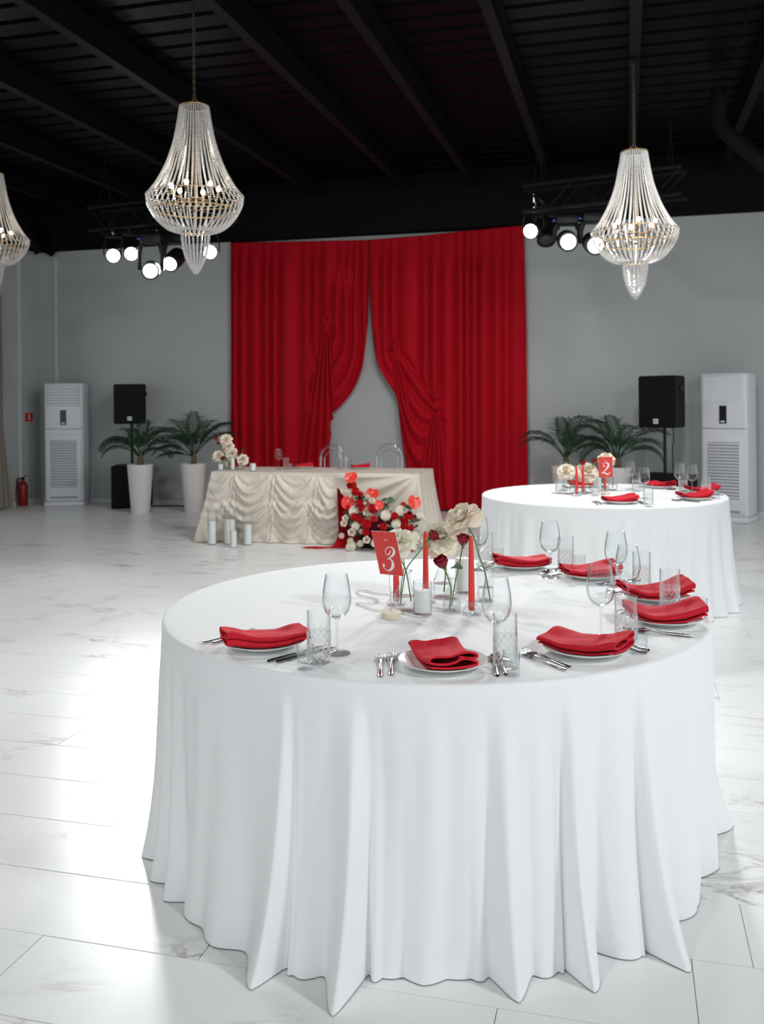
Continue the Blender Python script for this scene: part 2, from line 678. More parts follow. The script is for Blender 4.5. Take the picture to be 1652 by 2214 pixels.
# left wall with a tall window near the stage end
WV0, WV1, WZ0, WZ1 = 8.4, 10.9, 0.85, 2.95
mb = MB()
x0 = U_LEFT - 0.1
mb.box((x0, (V_FRONT + WV0) / 2, Z_BAND / 2), (0.2, WV0 - V_FRONT, Z_BAND))
mb.box((x0, (WV1 + V_WALL) / 2, Z_BAND / 2), (0.2, V_WALL - WV1, Z_BAND))
mb.box((x0, (WV0 + WV1) / 2, WZ0 / 2), (0.2, WV1 - WV0, WZ0))
mb.box((x0, (WV0 + WV1) / 2, (WZ1 + Z_BAND) / 2), (0.2, WV1 - WV0, Z_BAND - WZ1))
wl = struct(mb.build('wall_left', 'wall_paint', smooth=False))
wl['label'] = 'grey side wall with a tall window'
MB().box((x0 + 0.01, (V_FRONT + V_WALL) / 2, (Z_BAND + Z_CEIL) / 2), (0.22, V_WALL - V_FRONT, Z_CEIL - Z_BAND - 0.002)).build('black_fascia', 'black_paint', wl, smooth=False)
mb = MB()
mb.box((U_LEFT + 0.012, (V_FRONT + V_WALL) / 2, 0.03), (0.02, V_WALL - V_FRONT - 0.05, 0.06))
struct(mb.build('baseboard_left', 'white_trim', smooth=False))
win = struct(MB().box((x0, (WV0 + WV1) / 2, (WZ0 + WZ1) / 2), (0.01, WV1 - WV0 - 0.1, WZ1 - WZ0 - 0.1)).build('window_1', 'window_glass', smooth=False))
for nm, c, s in (('window_frame', (x0, WV0 + 0.025, (WZ0 + WZ1) / 2), (0.08, 0.05, WZ1 - WZ0)),
                 ('window_frame', (x0, WV1 - 0.025, (WZ0 + WZ1) / 2), (0.08, 0.05, WZ1 - WZ0)),
                 ('window_frame', (x0, (WV0 + WV1) / 2, WZ0 + 0.025), (0.08, WV1 - WV0 - 0.1, 0.05)),
                 ('window_frame', (x0, (WV0 + WV1) / 2, WZ1 - 0.025), (0.08, WV1 - WV0 - 0.1, 0.05)),
                 ('mullion', (x0, (WV0 + WV1) / 2, (WZ0 + WZ1) / 2), (0.06, 0.05, WZ1 - WZ0 - 0.1))):
    MB().box(c, s).build(nm, 'white_trim', win, smooth=False)

# pale cable trunking on the walls
p = PV(122, 700, V_WALL)
struct(MB().box((p.x, V_WALL - 0.012, 1.8), (0.035, 0.022, 3.6)).build('trim_1', 'white_trim', smooth=False))
cu = U_LEFT
d = room((42 - CX) / F, 1.0)
t = U_LEFT / d.x
struct(MB().box((U_LEFT + 0.012, d.y * t, 1.78), (0.022, 0.035, 3.56)).build('trim_2', 'white_trim', smooth=False))

# corrugated roof sheet, ribs running across the hall
mb = MB()
prof = []
PER = 0.27
v = V_FRONT - 0.2
while v < V_WALL + 0.1:
    prof += [(v, Z_CEIL), (v + PER - 0.075, Z_CEIL), (v + PER - 0.06, Z_CEIL + 0.035), (v + PER - 0.015, Z_CEIL + 0.035)]
    v += PER
vs, fs = [], []
for (y, z) in prof:
    vs += [(U_LEFT - 0.1, y, z), (U_RIGHT, y, z)]
for i in range(len(prof) - 1):
    fs.append((2 * i, 2 * i + 2, 2 * i + 3, 2 * i + 1))
top = len(vs)
vs += [(U_LEFT - 0.1, V_FRONT - 0.2, Z_CEIL + 0.12), (U_RIGHT, V_FRONT - 0.2, Z_CEIL + 0.12), (U_RIGHT, V_WALL + 0.12, Z_CEIL + 0.12), (U_LEFT - 0.1, V_WALL + 0.12, Z_CEIL + 0.12)]
fs.append((top, top + 1, top + 2, top + 3))
mb.add(vs, fs)
ceiling = struct(mb.build('ceiling', 'roof_sheet', smooth=False))
ceiling['label'] = 'black corrugated metal roof with steel beams'
BB = 4.22


def ubeam(px, py):
    return PZ(px, py, BB).x


beams = [ubeam(0, 181), ubeam(50, 10), ubeam(447, 0), ubeam(739, 0), ubeam(1047, 0), ubeam(1376, 0), ubeam(1652, 151)]
print('BEAMS', [round(b, 2) for b in beams])
beams = [beams[0] - 2.4, beams[0] - 1.2] + beams + [beams[-1] + k for k in (1.05, 2.1, 3.15, 4.2)]
blen = V_WALL - V_FRONT - 0.1
bm_ = MB()
bm_.box((0, 0, BB + 0.006), (0.085, blen, 0.012))
bm_.box((0, 0, BB + 0.115), (0.012, blen, 0.206))
bm_.box((0, 0, Z_CEIL - 0.008), (0.085, blen, 0.012))
beam_mesh = bm_.mesh('beam', 'beam_paint', smooth=False)
for b in beams:
    if U_LEFT < b < U_RIGHT:
        place(beam_mesh, 'beam', ceiling, (b, (V_FRONT + V_WALL) / 2 - 0.05, 0))
# seam strip between two roof sheets on the right, knee braces on both sides
p1, p2 = PZ(1617, 10, Z_CEIL), PZ(1570, 190, Z_CEIL)
MB().box(((p1.x + p2.x) / 2, (p1.y + p2.y) / 2, Z_CEIL - 0.004), (0.02, abs(p2.y - p1.y) + 4, 0.008)).build('sheet_seam', 'black_paint', ceiling, smooth=False)
mb = MB()
mb.tube([PY(1553, 192, 8.6), PY(1553, 262, 8.6), PY(1568, 285, 8.6), PY(1660, 360, 8.4), PY(1760, 445, 8.25), PY(1800, 462, 8.2), PY(3300, 440, 8.2)], 0.075, 12)
tag(mb.build('ventilation_pipe', 'beam_paint'), 'bent black pipe below the roof at the right edge', 'pipe')
mb = MB()
a, b = PY(-60, 330, 12.9), PY(88, 545, 13.5)
mb.tube([a, b], 0.09, 4)
o = mb.build('knee_brace', 'beam_paint', ceiling, smooth=False)
# crumpled black sheeting hanging at the corner under the roof
mb = MB()


def sheet(s, t):
    px = lerp(40, 122, s)
    yt = 500
    yb = interp([(40, 545), (62, 548), (75, 545), (95, 546), (112, 556), (122, 545)], px)
    p = PV(px, lerp(yt, yb, t), V_WALL - 0.10 - 0.03 * sin(s * 9))
    if p.x < U_LEFT + 0.06 + 0.03 * sin(t * 5):
        p.x = U_LEFT + 0.06 + 0.03 * sin(t * 5)
    return p


mb.grid(sheet, 30, 6)
tag(mb.build('black_sheeting', 'black_paint'), 'crumpled black sheeting hanging in the top left corner of the wall', 'sheeting')

# ================================================================== stage curtains
def pleat(x):
    ph = 2 * pi * (x / 24.0 + 0.42 * sin(x / 41.0) + 0.25 * sin(x / 13.7 + 1.0))
    s = 0.5 + 0.5 * sin(ph)
    return s ** 0.5


def finepleat(x):
    return 0.5 + 0.5 * sin(2 * pi * (x / 9.0 + 0.3 * sin(x / 17.0)))


def ridge(q):
    s = 0.5 + 0.5 * sin(2 * pi * q)
    return s ** 0.8


L_EDGE = [(515, 797), (640, 797), (700, 795), (760, 789), (800, 782), (840, 765), (865, 748), (884, 730), (893, 719), (905, 721), (915, 714), (940, 716), (960, 713), (1010, 713), (1100, 712)]
R_EDGE = [(515, 797), (600, 799), (660, 801), (720, 806), (760, 811), (790, 818), (820, 834), (850, 853), (872, 860), (930, 867), (1010, 878), (1110, 890)]


def disp_left(x, y):
    fade = smooth01((y - 525) / 60.0)
    base = 0.095 * pleat(x) * (0.35 + 0.65 * fade) + 0.012 * finepleat(x) * (1 - 0.7 * fade)
    xg, yg, w, hh = 706.0, 708.0, 90.0, 185.0
    m = smooth01((x - (xg - 12)) / 20.0)
    d = base
    if m > 0:
        if y < yg:
            q = (x - xg) / w
            k = smooth01((y - 560) / 110.0)
            sw = lerp(0.06, 0.085, k) * ridge(4.4 * q + 0.2) + 0.07 * k * max(0, sin(pi * min(1, max(0, q))))
        else:
            q = hypot((x - xg) / w, (y - yg) / hh)
            sw = 0.085 * ridge(4.4 * q + 0.2 - 0.6 * (y - yg) / hh) + 0.07 * max(0, sin(pi * min(1, q)))
        d = lerp(d, sw, m * smooth01((y - 530) / 130.0))
    if y > yg and x < xg + 14:
        t = (y - yg)
        spread = 9 + t * 0.155
        a = (x - (xg + 0.0 * t)) / spread
        k = smooth01((1.05 - abs(a + 0.15)) / 0.25) * smooth01(t / 20)
        fan = 0.095 * ridge(2.6 * a + 0.1) + 0.06
        d = lerp(d, fan, k)
        q2 = hypot((x - xg) / 62.0, (y - yg - 10) / 150.0)
        if x < xg - 6 and q2 < 1.0 and abs(a + 0.15) > 0.9:
            d = lerp(d, 0.05 * ridge(3 * q2) + 0.05, smooth01((1 - q2) / 0.3) * smooth01(t / 70))
    kn = math.exp(-(((x - 706) / 12.0) ** 2 + ((y - 688) / 14.0) ** 2))
    pit = math.exp(-(((x - 707) / 5.0) ** 2 + ((y - 690) / 7.0) ** 2))
    return d + 0.12 * kn - 0.16 * pit


def disp_right(x, y):
    fade = smooth01((y - 520) / 70.0)
    d = 0.09 * pleat(x + 7) * (0.35 + 0.65 * fade) + 0.012 * finepleat(x) * (1 - 0.7 * fade)
    if x > 1055:
        d *= lerp(1.0, 0.5, smooth01((x - 1055) / 40))
    gx, gy = 851.0, 752.0
    hx, hy = 942.0, 884.0
    if x <= gx and y > gy - 60:
        q = hypot((gx - x) / 46.0, max(0, y - gy) / 105.0)
        d = lerp(d, 0.05 * ridge(2.6 * q + 0.2) + 0.05 * max(0, sin(pi * min(1, q))), smooth01((y - gy + 60) / 60))
    if gx - 30 < x < hx + 6:
        t = max(0.02, min(0.98, (x - gx) / (hx - gx)))
        yc = lerp(gy, hy, t)
        sag = 4 * t * (1 - t) * 62 + 20
        c = (y - yc) / sag
        k = smooth01((c + 0.5) / 0.5) * (1 - smooth01((c - 3.0) / 1.0))
        if x < gx:
            k *= smooth01((y - (gy + 100)) / 20)
        d = lerp(d, 0.09 * ridge(1.55 * c + 0.15) + 0.05 * max(0, sin(pi * min(1, max(0, c / 3.0)))), k)
    if y > hy:
        t = y - hy
        a = (x - hx + 0.05 * t) / (8 + t * 0.16)
        k = smooth01((1.05 - abs(a)) / 0.25) * smooth01(t / 20)
        d = lerp(d, 0.07 * ridge(2.4 * a + 0.1) + 0.05, k)
    if y > gy:
        t = y - gy
        a = (x - gx - 0.16 * t) / (6 + t * 0.10)
        k = smooth01((1.0 - abs(a)) / 0.3) * smooth01(t / 16) * (1 - smooth01((t - 90) / 60))
        d = lerp(d, 0.07 * ridge(2.0 * a) + 0.05, k)
    for (cx, cy, s) in ((851, 748, 10), (942, 858, 9), (944, 876, 9)):
        d += 0.10 * math.exp(-(((x - cx) / s) ** 2 + ((y - cy) / s) ** 2))
    for (cx, cy) in ((942, 868), (846, 757), (957, 912)):
        d -= 0.08 * math.exp(-(((x - cx) / 5.0) ** 2 + ((y - cy) / 5.0) ** 2))
    return d


def make_curtain(label, xl, xr, ytop, ybot, disp, nu, nv, v_plane):
    mb = MB()

    def f(s, t):
        yy = lerp(ytop(s), ybot(s), t)
        x = lerp(xl(yy), xr(yy), s)
        d = disp(x, yy) + 0.02 * noise.noise(Vector((x / 50.0, yy / 90.0, 3.1)))
        return PV(x, yy, v_plane - max(0.0, d))
    mb.grid(f, nu, nv)
    o = mb.build('stage_curtain', 'curtain_red', angle=None)
    sol = o.modifiers.new('cloth_thickness', 'SOLIDIFY')
    sol.thickness = 0.003
    return tag(o, label, 'curtain', 'red stage curtains')


make_curtain('left red stage curtain gathered at one knot, nearer the white flowers',
             lambda y: 499 - 0.4 * sin(y / 70.0), lambda y: sinterp(L_EDGE, y),
             lambda s: lerp(525, 518.5, s), lambda s: lerp(1097, 1100, s), disp_left, 230, 190, V_WALL - 0.06)
make_curtain('right red stage curtain gathered at two knots, nearer the table marked 2',
             lambda y: sinterp(R_EDGE, y), lambda y: interp([(487, 1133), (700, 1138), (900, 1140), (1110, 1143)], y),
             lambda s: interp([(0, 518.5), (0.35, 509), (0.6, 500), (1, 487)], s), lambda s: lerp(1101, 1107, s), disp_right, 250, 190, V_WALL - 0.09)
mb = MB()
a, b = PV(498, 523, V_WALL - 0.05), PV(1134, 489, V_WALL - 0.05)
za, zb = a.z, b.z
mb.tube([(a.x, V_WALL - 0.03, za), (b.x, V_WALL - 0.03, zb)], 0.014, 8)
o = tag(mb.build('curtain_rail', 'black_paint'), 'thin black rail carrying the red stage curtains', 'rail')
print('BAND z at left/right', PV(120, 545, V_WALL).z, PV(1650, 448, V_WALL).z, 'curtain top', za, zb)
# ================================================================== round tables and cloths
T3 = room(0.166, 3.161)
R3 = 0.90
T2 = room(1.598, 6.75)
R2 = 0.87
TZ = 0.75


def hem_table(center, R, pts, seed, rbase, dmin, dmax, amp):
    """list of (angle, outer radius) of the fold crests at the hem, filled up around the far side"""
    r_ = random.Random(seed)
    tab = []
    for (px, py) in pts:
        p = PZ(px, py, 0.0) - center
        tab.append((atan2(p.y, p.x) % (2 * pi), hypot(p.x, p.y)))
    tab.sort()
    full = []
    if tab:
        # largest angular gap holds the unseen far side
        gaps = [((tab[(i + 1) % len(tab)][0] - tab[i][0]) % (2 * pi), i) for i in range(len(tab))]
        g, gi = max(gaps)
        start = tab[gi][0]
        full = list(tab)
        a = start + r_.uniform(dmin, dmax)
        while a < start + g - dmin * 0.6:
            full.append((a % (2 * pi), rbase + r_.uniform(0, amp)))
            a += r_.uniform(dmin, dmax)
    else:
        a = 0.0
        while a < 2 * pi - dmin * 0.6:
            full.append((a, rbase + r_.uniform(0, amp)))
            a += r_.uniform(dmin, dmax)
    full.sort()
    return full


def cloth_mesh(R, crests, vall, hem_pow, seed, twist=0.0, ztop=TZ + 0.004, sharp=None):
    n = len(crests)
    rr = random.Random(seed)
    vals = [(vall(crests[i][0]) if callable(vall) else vall) + rr.uniform(-0.02, 0.015) for i in range(n)]

    def hem(phi):
        phi %= 2 * pi
        k = -1
        for i in range(n):
            if crests[i][0] <= phi:
                k = i
        a0, r0 = crests[k]
        a1, r1 = crests[(k + 1) % n]
        span = (a1 - a0) % (2 * pi)
        t = ((phi - a0) % (2 * pi)) / span
        w = (0.5 + 0.5 * cos(2 * pi * t))
        w = w ** (sharp(phi) if sharp else 1.0)
        return vals[k] + (lerp(r0, r1, t) - vals[k]) * w, w

    NU = 900
    ss = [0.0, 0.3, 0.6, 0.9, 0.98]
    bev = 0.012
    mb = MB()
    rings = []
    vs, fs = [], []
    vs.append((0, 0, ztop))

    def ring(fn):
        st = len(vs)
        for i in range(NU):
            vs.append(fn(2 * pi * i / NU))
        rings.append(st)
    for q in (0.25, 0.5, 0.75, 0.93):
        ring(lambda a, q=q: (q * R * cos(a), q * R * sin(a), ztop + 0.0006 * noise.noise(Vector((q * cos(a) * 6, q * sin(a) * 6, seed)))))
    H = [hem(2 * pi * i / NU) for i in range(NU)]
    for k in range(0, 5):
        b = k / 4 * pi / 2
        ring(lambda a, b=b: ((R - bev + bev * sin(b)) * cos(a), (R - bev + bev * sin(b)) * sin(a), ztop - bev + bev * cos(b)))
    NV = 64
    for j in range(1, NV + 1):
        s = j / NV
        st = len(vs)
        z = (ztop - bev) * (1 - s) + 0.003 * s
        for i in range(NU):
            a = 2 * pi * i / NU
            rho, w = H[i]
            g = 0.62 * s ** 1.05 + 0.38 * s ** hem_pow
            gi = smooth01(s / 0.10)
            r = R + (rho - R) * g * gi
            aa = a + twist * (s - 0.5) * s * sin(3 * a + seed)
            wob = (0.006 * sin(31 * a + 2.2 * sin(7 * a)) + 0.004 * sin(53 * a + 3 * sin(5 * a))) * smooth01(s / 0.3) * (1 - 0.5 * s) + 0.004 * s * noise.noise(Vector((cos(a) * 5, sin(a) * 5, s * 3 + seed)))
            lift = 0.0
            vs.append(((r + wob) * cos(aa), (r + wob) * sin(aa), z + lift))
        rings.append(st)
    for i in range(NU):
        fs.append((0, rings[0] + i, rings[0] + (i + 1) % NU))
    for A, B in zip(rings, rings[1:]):
        for i in range(NU):
            j = (i + 1) % NU
            fs.append((A + i, B + i, B + j, A + j))
    mb.add(vs, fs)
    return mb


def round_table_under(center, R, label):
    t = thing('round_table', label, 'table', center, 0, 'round banquet tables')
    MB().lathe([(0, 0.715), (R - 0.012, 0.715), (R - 0.006, 0.72), (R - 0.006, 0.745), (0, 0.745)], 64).build('tabletop', 'wood_table', t)
    lg = MB().tube([(0, 0, 0.0), (0, 0, 0.716)], 0.018, 10).mesh('leg', 'steel')
    for k in range(4):
        place(lg, 'leg', t, (0.55 * cos(k * pi / 2 + 0.6), 0.55 * sin(k * pi / 2 + 0.6), 0))
    return t


round_table_under(T3, R3, 'round banquet table under the front white cloth, marked 3')
round_table_under(T2, R2, 'round banquet table under the far white cloth, marked 2')

pts3 = [(303, 1845), (322, 1901), (352, 1951), (402, 1988), (458, 2044), (560, 2150), (650, 2115), (735, 2203), (835, 2120), (918, 2132), (1015, 2118),
        (1112, 2172), (1195, 2108), (1268, 2152), (1375, 2075), (1478, 2114), (1505, 1965), (1552, 1868), (1582, 1775)]
cr3 = hem_table(T3, R3, pts3, 3, 0.98, 0.2, 0.34, 0.06)
_phr = atan2(-0.9, 0.3)


def sector3(phi):
    """0 on the left of the cloth, 1 on its right front (angles in the viewer's frame)"""
    d = math.degrees(phi - TH) % 360
    return smooth01((d - 238) / 30) if d > 180 else smooth01((30 - d) / 30)


def sharp3(phi):
    return lerp(0.9, 0.55, sector3(phi))


cl = cloth_mesh(R3, cr3, lambda p: lerp(0.895, 0.845, sector3(p)), 5.0, 4, twist=0.05, sharp=sharp3).build('tablecloth', 'linen_white', loc=T3, angle=None)
tag(cl, 'floor-length white cloth draped over the front round table marked 3', 'tablecloth', 'white round tablecloths')
pts2 = [(1018, 1290), (1588, 1320)]
cr2 = hem_table(T2, R2, [], 9, 0.93, 0.16, 0.30, 0.05)
cl = cloth_mesh(R2, cr2, 0.885, 4.0, 11, twist=0.04, sharp=lambda p: 0.9).build('tablecloth', 'linen_white', loc=T2, angle=None)
tag(cl, 'floor-length white cloth draped over the far round table marked 2', 'tablecloth', 'white round tablecloths')

# ================================================================== tableware
SURF = TZ + 0.0046


def lathe_mesh(name, prof, material, n=48, rfun=None, angle=35):
    return MB().lathe(prof, n, rfun=rfun).mesh(name, material, angle=angle)


# wine glass: bowl, stem, foot
W_BOWL = lathe_mesh('bowl', [(0.0, 0.098), (0.012, 0.099), (0.024, 0.105), (0.034, 0.118), (0.0395, 0.137), (0.0405, 0.152), (0.038, 0.178), (0.033, 0.205), (0.0308, 0.2165), (0.0310, 0.2178), (0.0300, 0.2176), (0.0322, 0.204), (0.037, 0.178), (0.0393, 0.152), (0.0383, 0.137), (0.033, 0.1195), (0.023, 0.107), (0.011, 0.1015), (0.0, 0.101)], 'glass')
W_STEM = lathe_mesh('stem', [(0.0042, 0.009), (0.0036, 0.02), (0.0033, 0.05), (0.0036, 0.08), (0.0055, 0.092), (0.011, 0.0985)], 'glass_thick', 20)
W_FOOT = lathe_mesh('foot', [(0.0, 0.0), (0.036, 0.0), (0.0372, 0.001), (0.036, 0.0022), (0.02, 0.004), (0.008, 0.0075), (0.0042, 0.010)], 'glass_thick', 40)


def wine_glass(loc, label, group, scale=None):
    t = thing('wine_glass', label, 'wine glass', loc, 0, group)
    place(W_BOWL, 'bowl', t)
    place(W_STEM, 'stem', t)
    place(W_FOOT, 'foot', t)
    if scale:
        t.scale = (scale,) * 3
    return t


# highball tumbler with a cut diamond lattice below a plain rim
TUM_BODY = lathe_mesh('tumbler_wall', [(0.0, 0.0), (0.028, 0.0), (0.0308, 0.003), (0.0312, 0.02), (0.0313, 0.137), (0.0311, 0.138), (0.0305, 0.138)], 'glass_cut', 56)
TUM_IN = lathe_mesh('tumbler_inside', [(0.0, 0.012), (0.024, 0.012), (0.0275, 0.016), (0.0292, 0.05), (0.0305, 0.138)], 'glass', 40)
mb = MB()
_k = 11
for i in range(_k):
    for sg in (-1, 1):
        pts = []
        for j in range(23):
            z = 0.008 + 0.076 * j / 22
            a = 2 * pi * i / _k + sg * (z - 0.008) * 26.0
            pts.append((0.0316 * cos(a), 0.0316 * sin(a), z))
        mb.tube(pts, [0.0008] * 22 + [0.0003], 4, cap=False)
for i in range(_k * 3):
    a = 2 * pi * i / (_k * 3)
    h = 0.098 - 0.012 * (i % 3 != 0)
    mb.tube([(0.0316 * cos(a), 0.0316 * sin(a), z) for z in (0.072, 0.084, h)], [0.0005, 0.0007, 0.0002], 4, cap=False)
for i in range(_k):
    for m in range(4):
        a = 2 * pi * (i + 0.5 * (m % 2)) / _k + 0.0
        z = 0.008 + (m + 0.5) * 0.0110 * 1.0 * 2 * pi / _k / 26.0 * 91 * 0.5 + 0.002
        r_ = 0.0318
        for q in range(2):
            d_ = 0.0034
            c0 = Vector((r_ * cos(a), r_ * sin(a), min(z, 0.08)))
            tv = Vector((-sin(a), cos(a), 0)) * d_ * (0 if q else 1) + Vector((0, 0, d_ * (1 if q else 0)))
            mb.tube([c0 - tv, c0, c0 + tv], [0.0002, 0.0005, 0.0002], 3, cap=False)
TUM_CUT = mb.mesh('cut_lattice', 'facet_glint', angle=None)


def tumbler(loc, label, group, rot=0.0, scale=None):
    t = thing('highball_tumbler', label, 'tumbler', loc, rot, group)
    place(TUM_BODY, 'outer_wall', t)
    place(TUM_CUT, 'cut_lattice', t)
    place(TUM_IN, 'inner_wall', t)
    if scale:
        t.scale = (scale,) * 3
    return t


SHOT_OUT = MB().lathe([(0.0, 0.0), (0.0185, 0.0), (0.0205, 0.002), (0.0222, 0.058), (0.0224, 0.061), (0.0213, 0.061)], 40).mesh('shot_wall', 'glass_thick')
SHOT_IN = lathe_mesh('shot_inside', [(0.0, 0.016), (0.012, 0.0155), (0.0185, 0.019), (0.0198, 0.03), (0.0213, 0.061)], 'glass', 32)


def shot_glass(loc, label, group, scale=None):
    t = thing('shot_glass', label, 'shot glass', loc, 0, group)
    place(SHOT_OUT, 'outer_wall', t)
    place(SHOT_IN, 'inner_wall', t)
    if scale:
        t.scale = (scale,) * 3
    return t


PLATE = lathe_mesh('dinner_plate', [(0.0, 0.004), (0.062, 0.004), (0.066, 0.0), (0.070, 0.0), (0.073, 0.004), (0.095, 0.012), (0.1155, 0.0185), (0.1170, 0.0198), (0.1160, 0.0212), (0.095, 0.0155), (0.076, 0.009), (0.070, 0.0075), (0.0, 0.0075)], 'porcelain', 72, angle=60)


def plate(loc, label, group):
    return tag(place(PLATE, 'dinner_plate', None, loc), label, 'plate', group)


def napkin_mesh(seed, L=0.225, W=0.125, flare=0.0, bend=0.0, T=0.0054):
    r = random.Random(seed)
    h = W / 2
    line = []
    # bottom layer, right fold, wavy middle layer, left fold, top layer
    line += [(-h * 0.90, 0.0068), (-h * 0.4, 0.0058), (h * 0.3, 0.0058), (h * 0.8, 0.0068)]
    line += [(h * 0.98, 0.010), (h * 1.0, 0.0155), (h * 0.9, 0.0205)]
    line += [(h * 0.45, 0.0225 + r.uniform(0, .004)), (h * 0.05, 0.019), (-h * 0.4, 0.0155), (-h * 0.8, 0.0165)]
    line += [(-h * 0.98, 0.0215), (-h * 0.97, 0.029), (-h * 0.8, 0.0335)]
    line += [(-h * 0.3, 0.0345), (h * 0.2, 0.0385), (h * 0.62, 0.042), (h * 0.92, 0.0395), (h * 1.02, 0.034), (h * 0.92, 0.0275), (h * 0.6, 0.0275), (h * 0.25, 0.031)]
    line = [(p.x, p.y) for p in catmull([(x, z, 0) for x, z in line], 3)]

    def yf(x, y, z, t):
        k = lerp(1.0, 0.62, smooth01(t))
        wob = 0.0045 * noise.noise(Vector((x * 26, y * 19, seed * 3.3))) * (z / 0.04)
        zz = z * k + wob + flare * smooth01((0.25 - t) / 0.25) * 0.6 + flare * smooth01((t - 0.75) / 0.25)
        zz += bend * (abs(t - 0.5) * 2) ** 2
        xx = x * lerp(0.98, 1.06, t) + 0.006 * sin(t * 2.6 + seed)
        pz = interp([(0, 0.0075), (0.07, 0.0078), (0.076, 0.009), (0.095, 0.0155), (0.116, 0.0212), (0.13, 0.0215)], hypot(xx, y))
        return (xx, y, zz + (pz - 0.0075) * 0.96)
    mb = MB().ribbon(line, T, -L / 2, L / 2, 18, yf)
    return mb


# cutlery along +y, handle end at y=0, working end at y=0.19
def fork_mesh():
    mb = MB()
    n = 14

    def sec(t):
        y = 0.125 * t
        w = interp([(0, 0.0042), (0.12, 0.0062), (0.5, 0.0040), (0.85, 0.0026), (1, 0.003)], t)
        h = interp([(0, 0.0016), (0.5, 0.0020), (1, 0.0018)], t)
        z = 0.0035 + 0.006 * smooth01((t - 0.45) / 0.55)
        return y, w, h, z
    mb.grid(lambda s, t: (sec(t)[1] * cos(2 * pi * s), sec(t)[0], sec(t)[3] + sec(t)[2] * sin(2 * pi * s)), 10, n, closeu=True)
    def top(s, t):
        w = interp([(0, 0.003), (0.5, 0.011), (1, 0.0125)], t)
        return ((s - 0.5) * 2 * w, 0.123 + 0.024 * t, 0.0098 - 0.004 * t - 0.0015 * (1 - (2 * s - 1) ** 2))
    mb.grid(top, 8, 5)
    mb.grid(lambda s, t: (top(1 - s, t)[0], top(1 - s, t)[1], top(1 - s, t)[2] - 0.0016), 8, 5)
    for k in range(4):
        x = (k - 1.5) * 0.0069
        pts = [(x, 0.146, 0.0052), (x, 0.160, 0.0034), (x, 0.175, 0.0040), (x * 0.97, 0.190, 0.0072)]
        mb.tube(pts, [0.0019, 0.0017, 0.0015, 0.0007], 6)
    return mb


def knife_mesh():
    mb = MB()

    def hs(s, t):
        w = interp([(0, 0.0045), (0.1, 0.0062), (0.5, 0.0055), (0.9, 0.0042), (1, 0.0042)], t)
        h = interp([(0, 0.0028), (0.5, 0.0034), (1, 0.0026)], t)
        return (w * cos(2 * pi * s), 0.095 * t, 0.0036 + h * sin(2 * pi * s))
    mb.grid(hs, 12, 10, closeu=True)
    vs, fs = [], []
    prof = [(0.095, -0.0045, 0.0045), (0.12, -0.0065, 0.0055), (0.17, -0.0085, 0.0055), (0.195, -0.006, 0.0055), (0.206, 0.002, 0.0052), (0.209, 0.0050, 0.0050)]
    for (y, a, b) in prof:
        vs += [(a, y, 0.0030), (b, y, 0.0030), (b, y, 0.0048), (a, y, 0.0038)]
    for i in range(len(prof) - 1):
        for k in range(4):
            k2 = (k + 1) % 4
            fs.append((i * 4 + k, i * 4 + k2, (i + 1) * 4 + k2, (i + 1) * 4 + k))
    fs.append((0, 3, 2, 1))
    e = (len(prof) - 1) * 4
    fs.append((e, e + 1, e + 2, e + 3))
    mb.add(vs, fs)
    return mb


FORK = fork_mesh().mesh('fork', 'steel', angle=60)
KNIFE = knife_mesh().mesh('knife', 'steel', angle=40)


def camdir(deg):
    """direction given in the viewer's frame (0 = right, 90 = away) as a room angle"""
    return radians(deg) + TH


TABLE3 = 'the table marked 3'
# (camera-frame angle of the seat, radius, wording, napkin axis, napkin seed, flare)
seats3 = [(-133.5, 0.735, 'leftmost', 200, 1, 0.0, 0.235), (-91, 0.745, 'front centre', -82, 2, 0.0, 0.21), (-58.5, 0.738, 'front right', -38, 3, 0.0, 0.225),
          (-22.5, 0.762, 'rightmost', -2, 4, 0.008, 0.23), (3.0, 0.775, 'second from right', 6, 5, 0.009, 0.23), (34.5, 0.778, 'back right', 8, 6, 0.0, 0.21), (58.5, 0.776, 'farthest', 185, 8, 0.0, 0.22)]
for k, (ang, rad, word, nax, sd, fl, nl) in enumerate(seats3):
    a = camdir(ang)
    c = T3 + Vector((rad * cos(a), rad * sin(a), SURF))
    plate(c, f'white porcelain plate of the {word} place setting on {TABLE3}', 'plates on the table marked 3')
    o = napkin_mesh(sd, L=nl, flare=fl, bend=fl * 0.4).build('napkin', 'napkin_red', angle=50)
    o.location = c + Vector((0, 0, 0.0078))
    # mesh runs along y with its open folded end at -y
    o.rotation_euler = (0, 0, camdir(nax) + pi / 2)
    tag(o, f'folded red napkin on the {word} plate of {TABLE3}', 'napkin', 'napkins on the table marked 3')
    face = a + pi
    left = face + pi / 2
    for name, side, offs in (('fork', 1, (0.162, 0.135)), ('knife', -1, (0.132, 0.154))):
        for q, off in enumerate(offs):
            pos = c + Vector((cos(left), sin(left), 0)) * off * side - Vector((cos(face), sin(face), 0)) * (0.095 - 0.012 * q)
            jit = rnd.uniform(-0.05, 0.05)
            o = place(FORK if name == 'fork' else KNIFE, name, None, pos, (0, 0, face - pi / 2 + jit))
            pos.z = SURF
            which = ('outer' if (q == 0) == (name == 'fork') else 'inner')
            tag(o, f'{which} steel {name} of the {word} place setting on {TABLE3}', name, f'{name}s on the table marked 3')



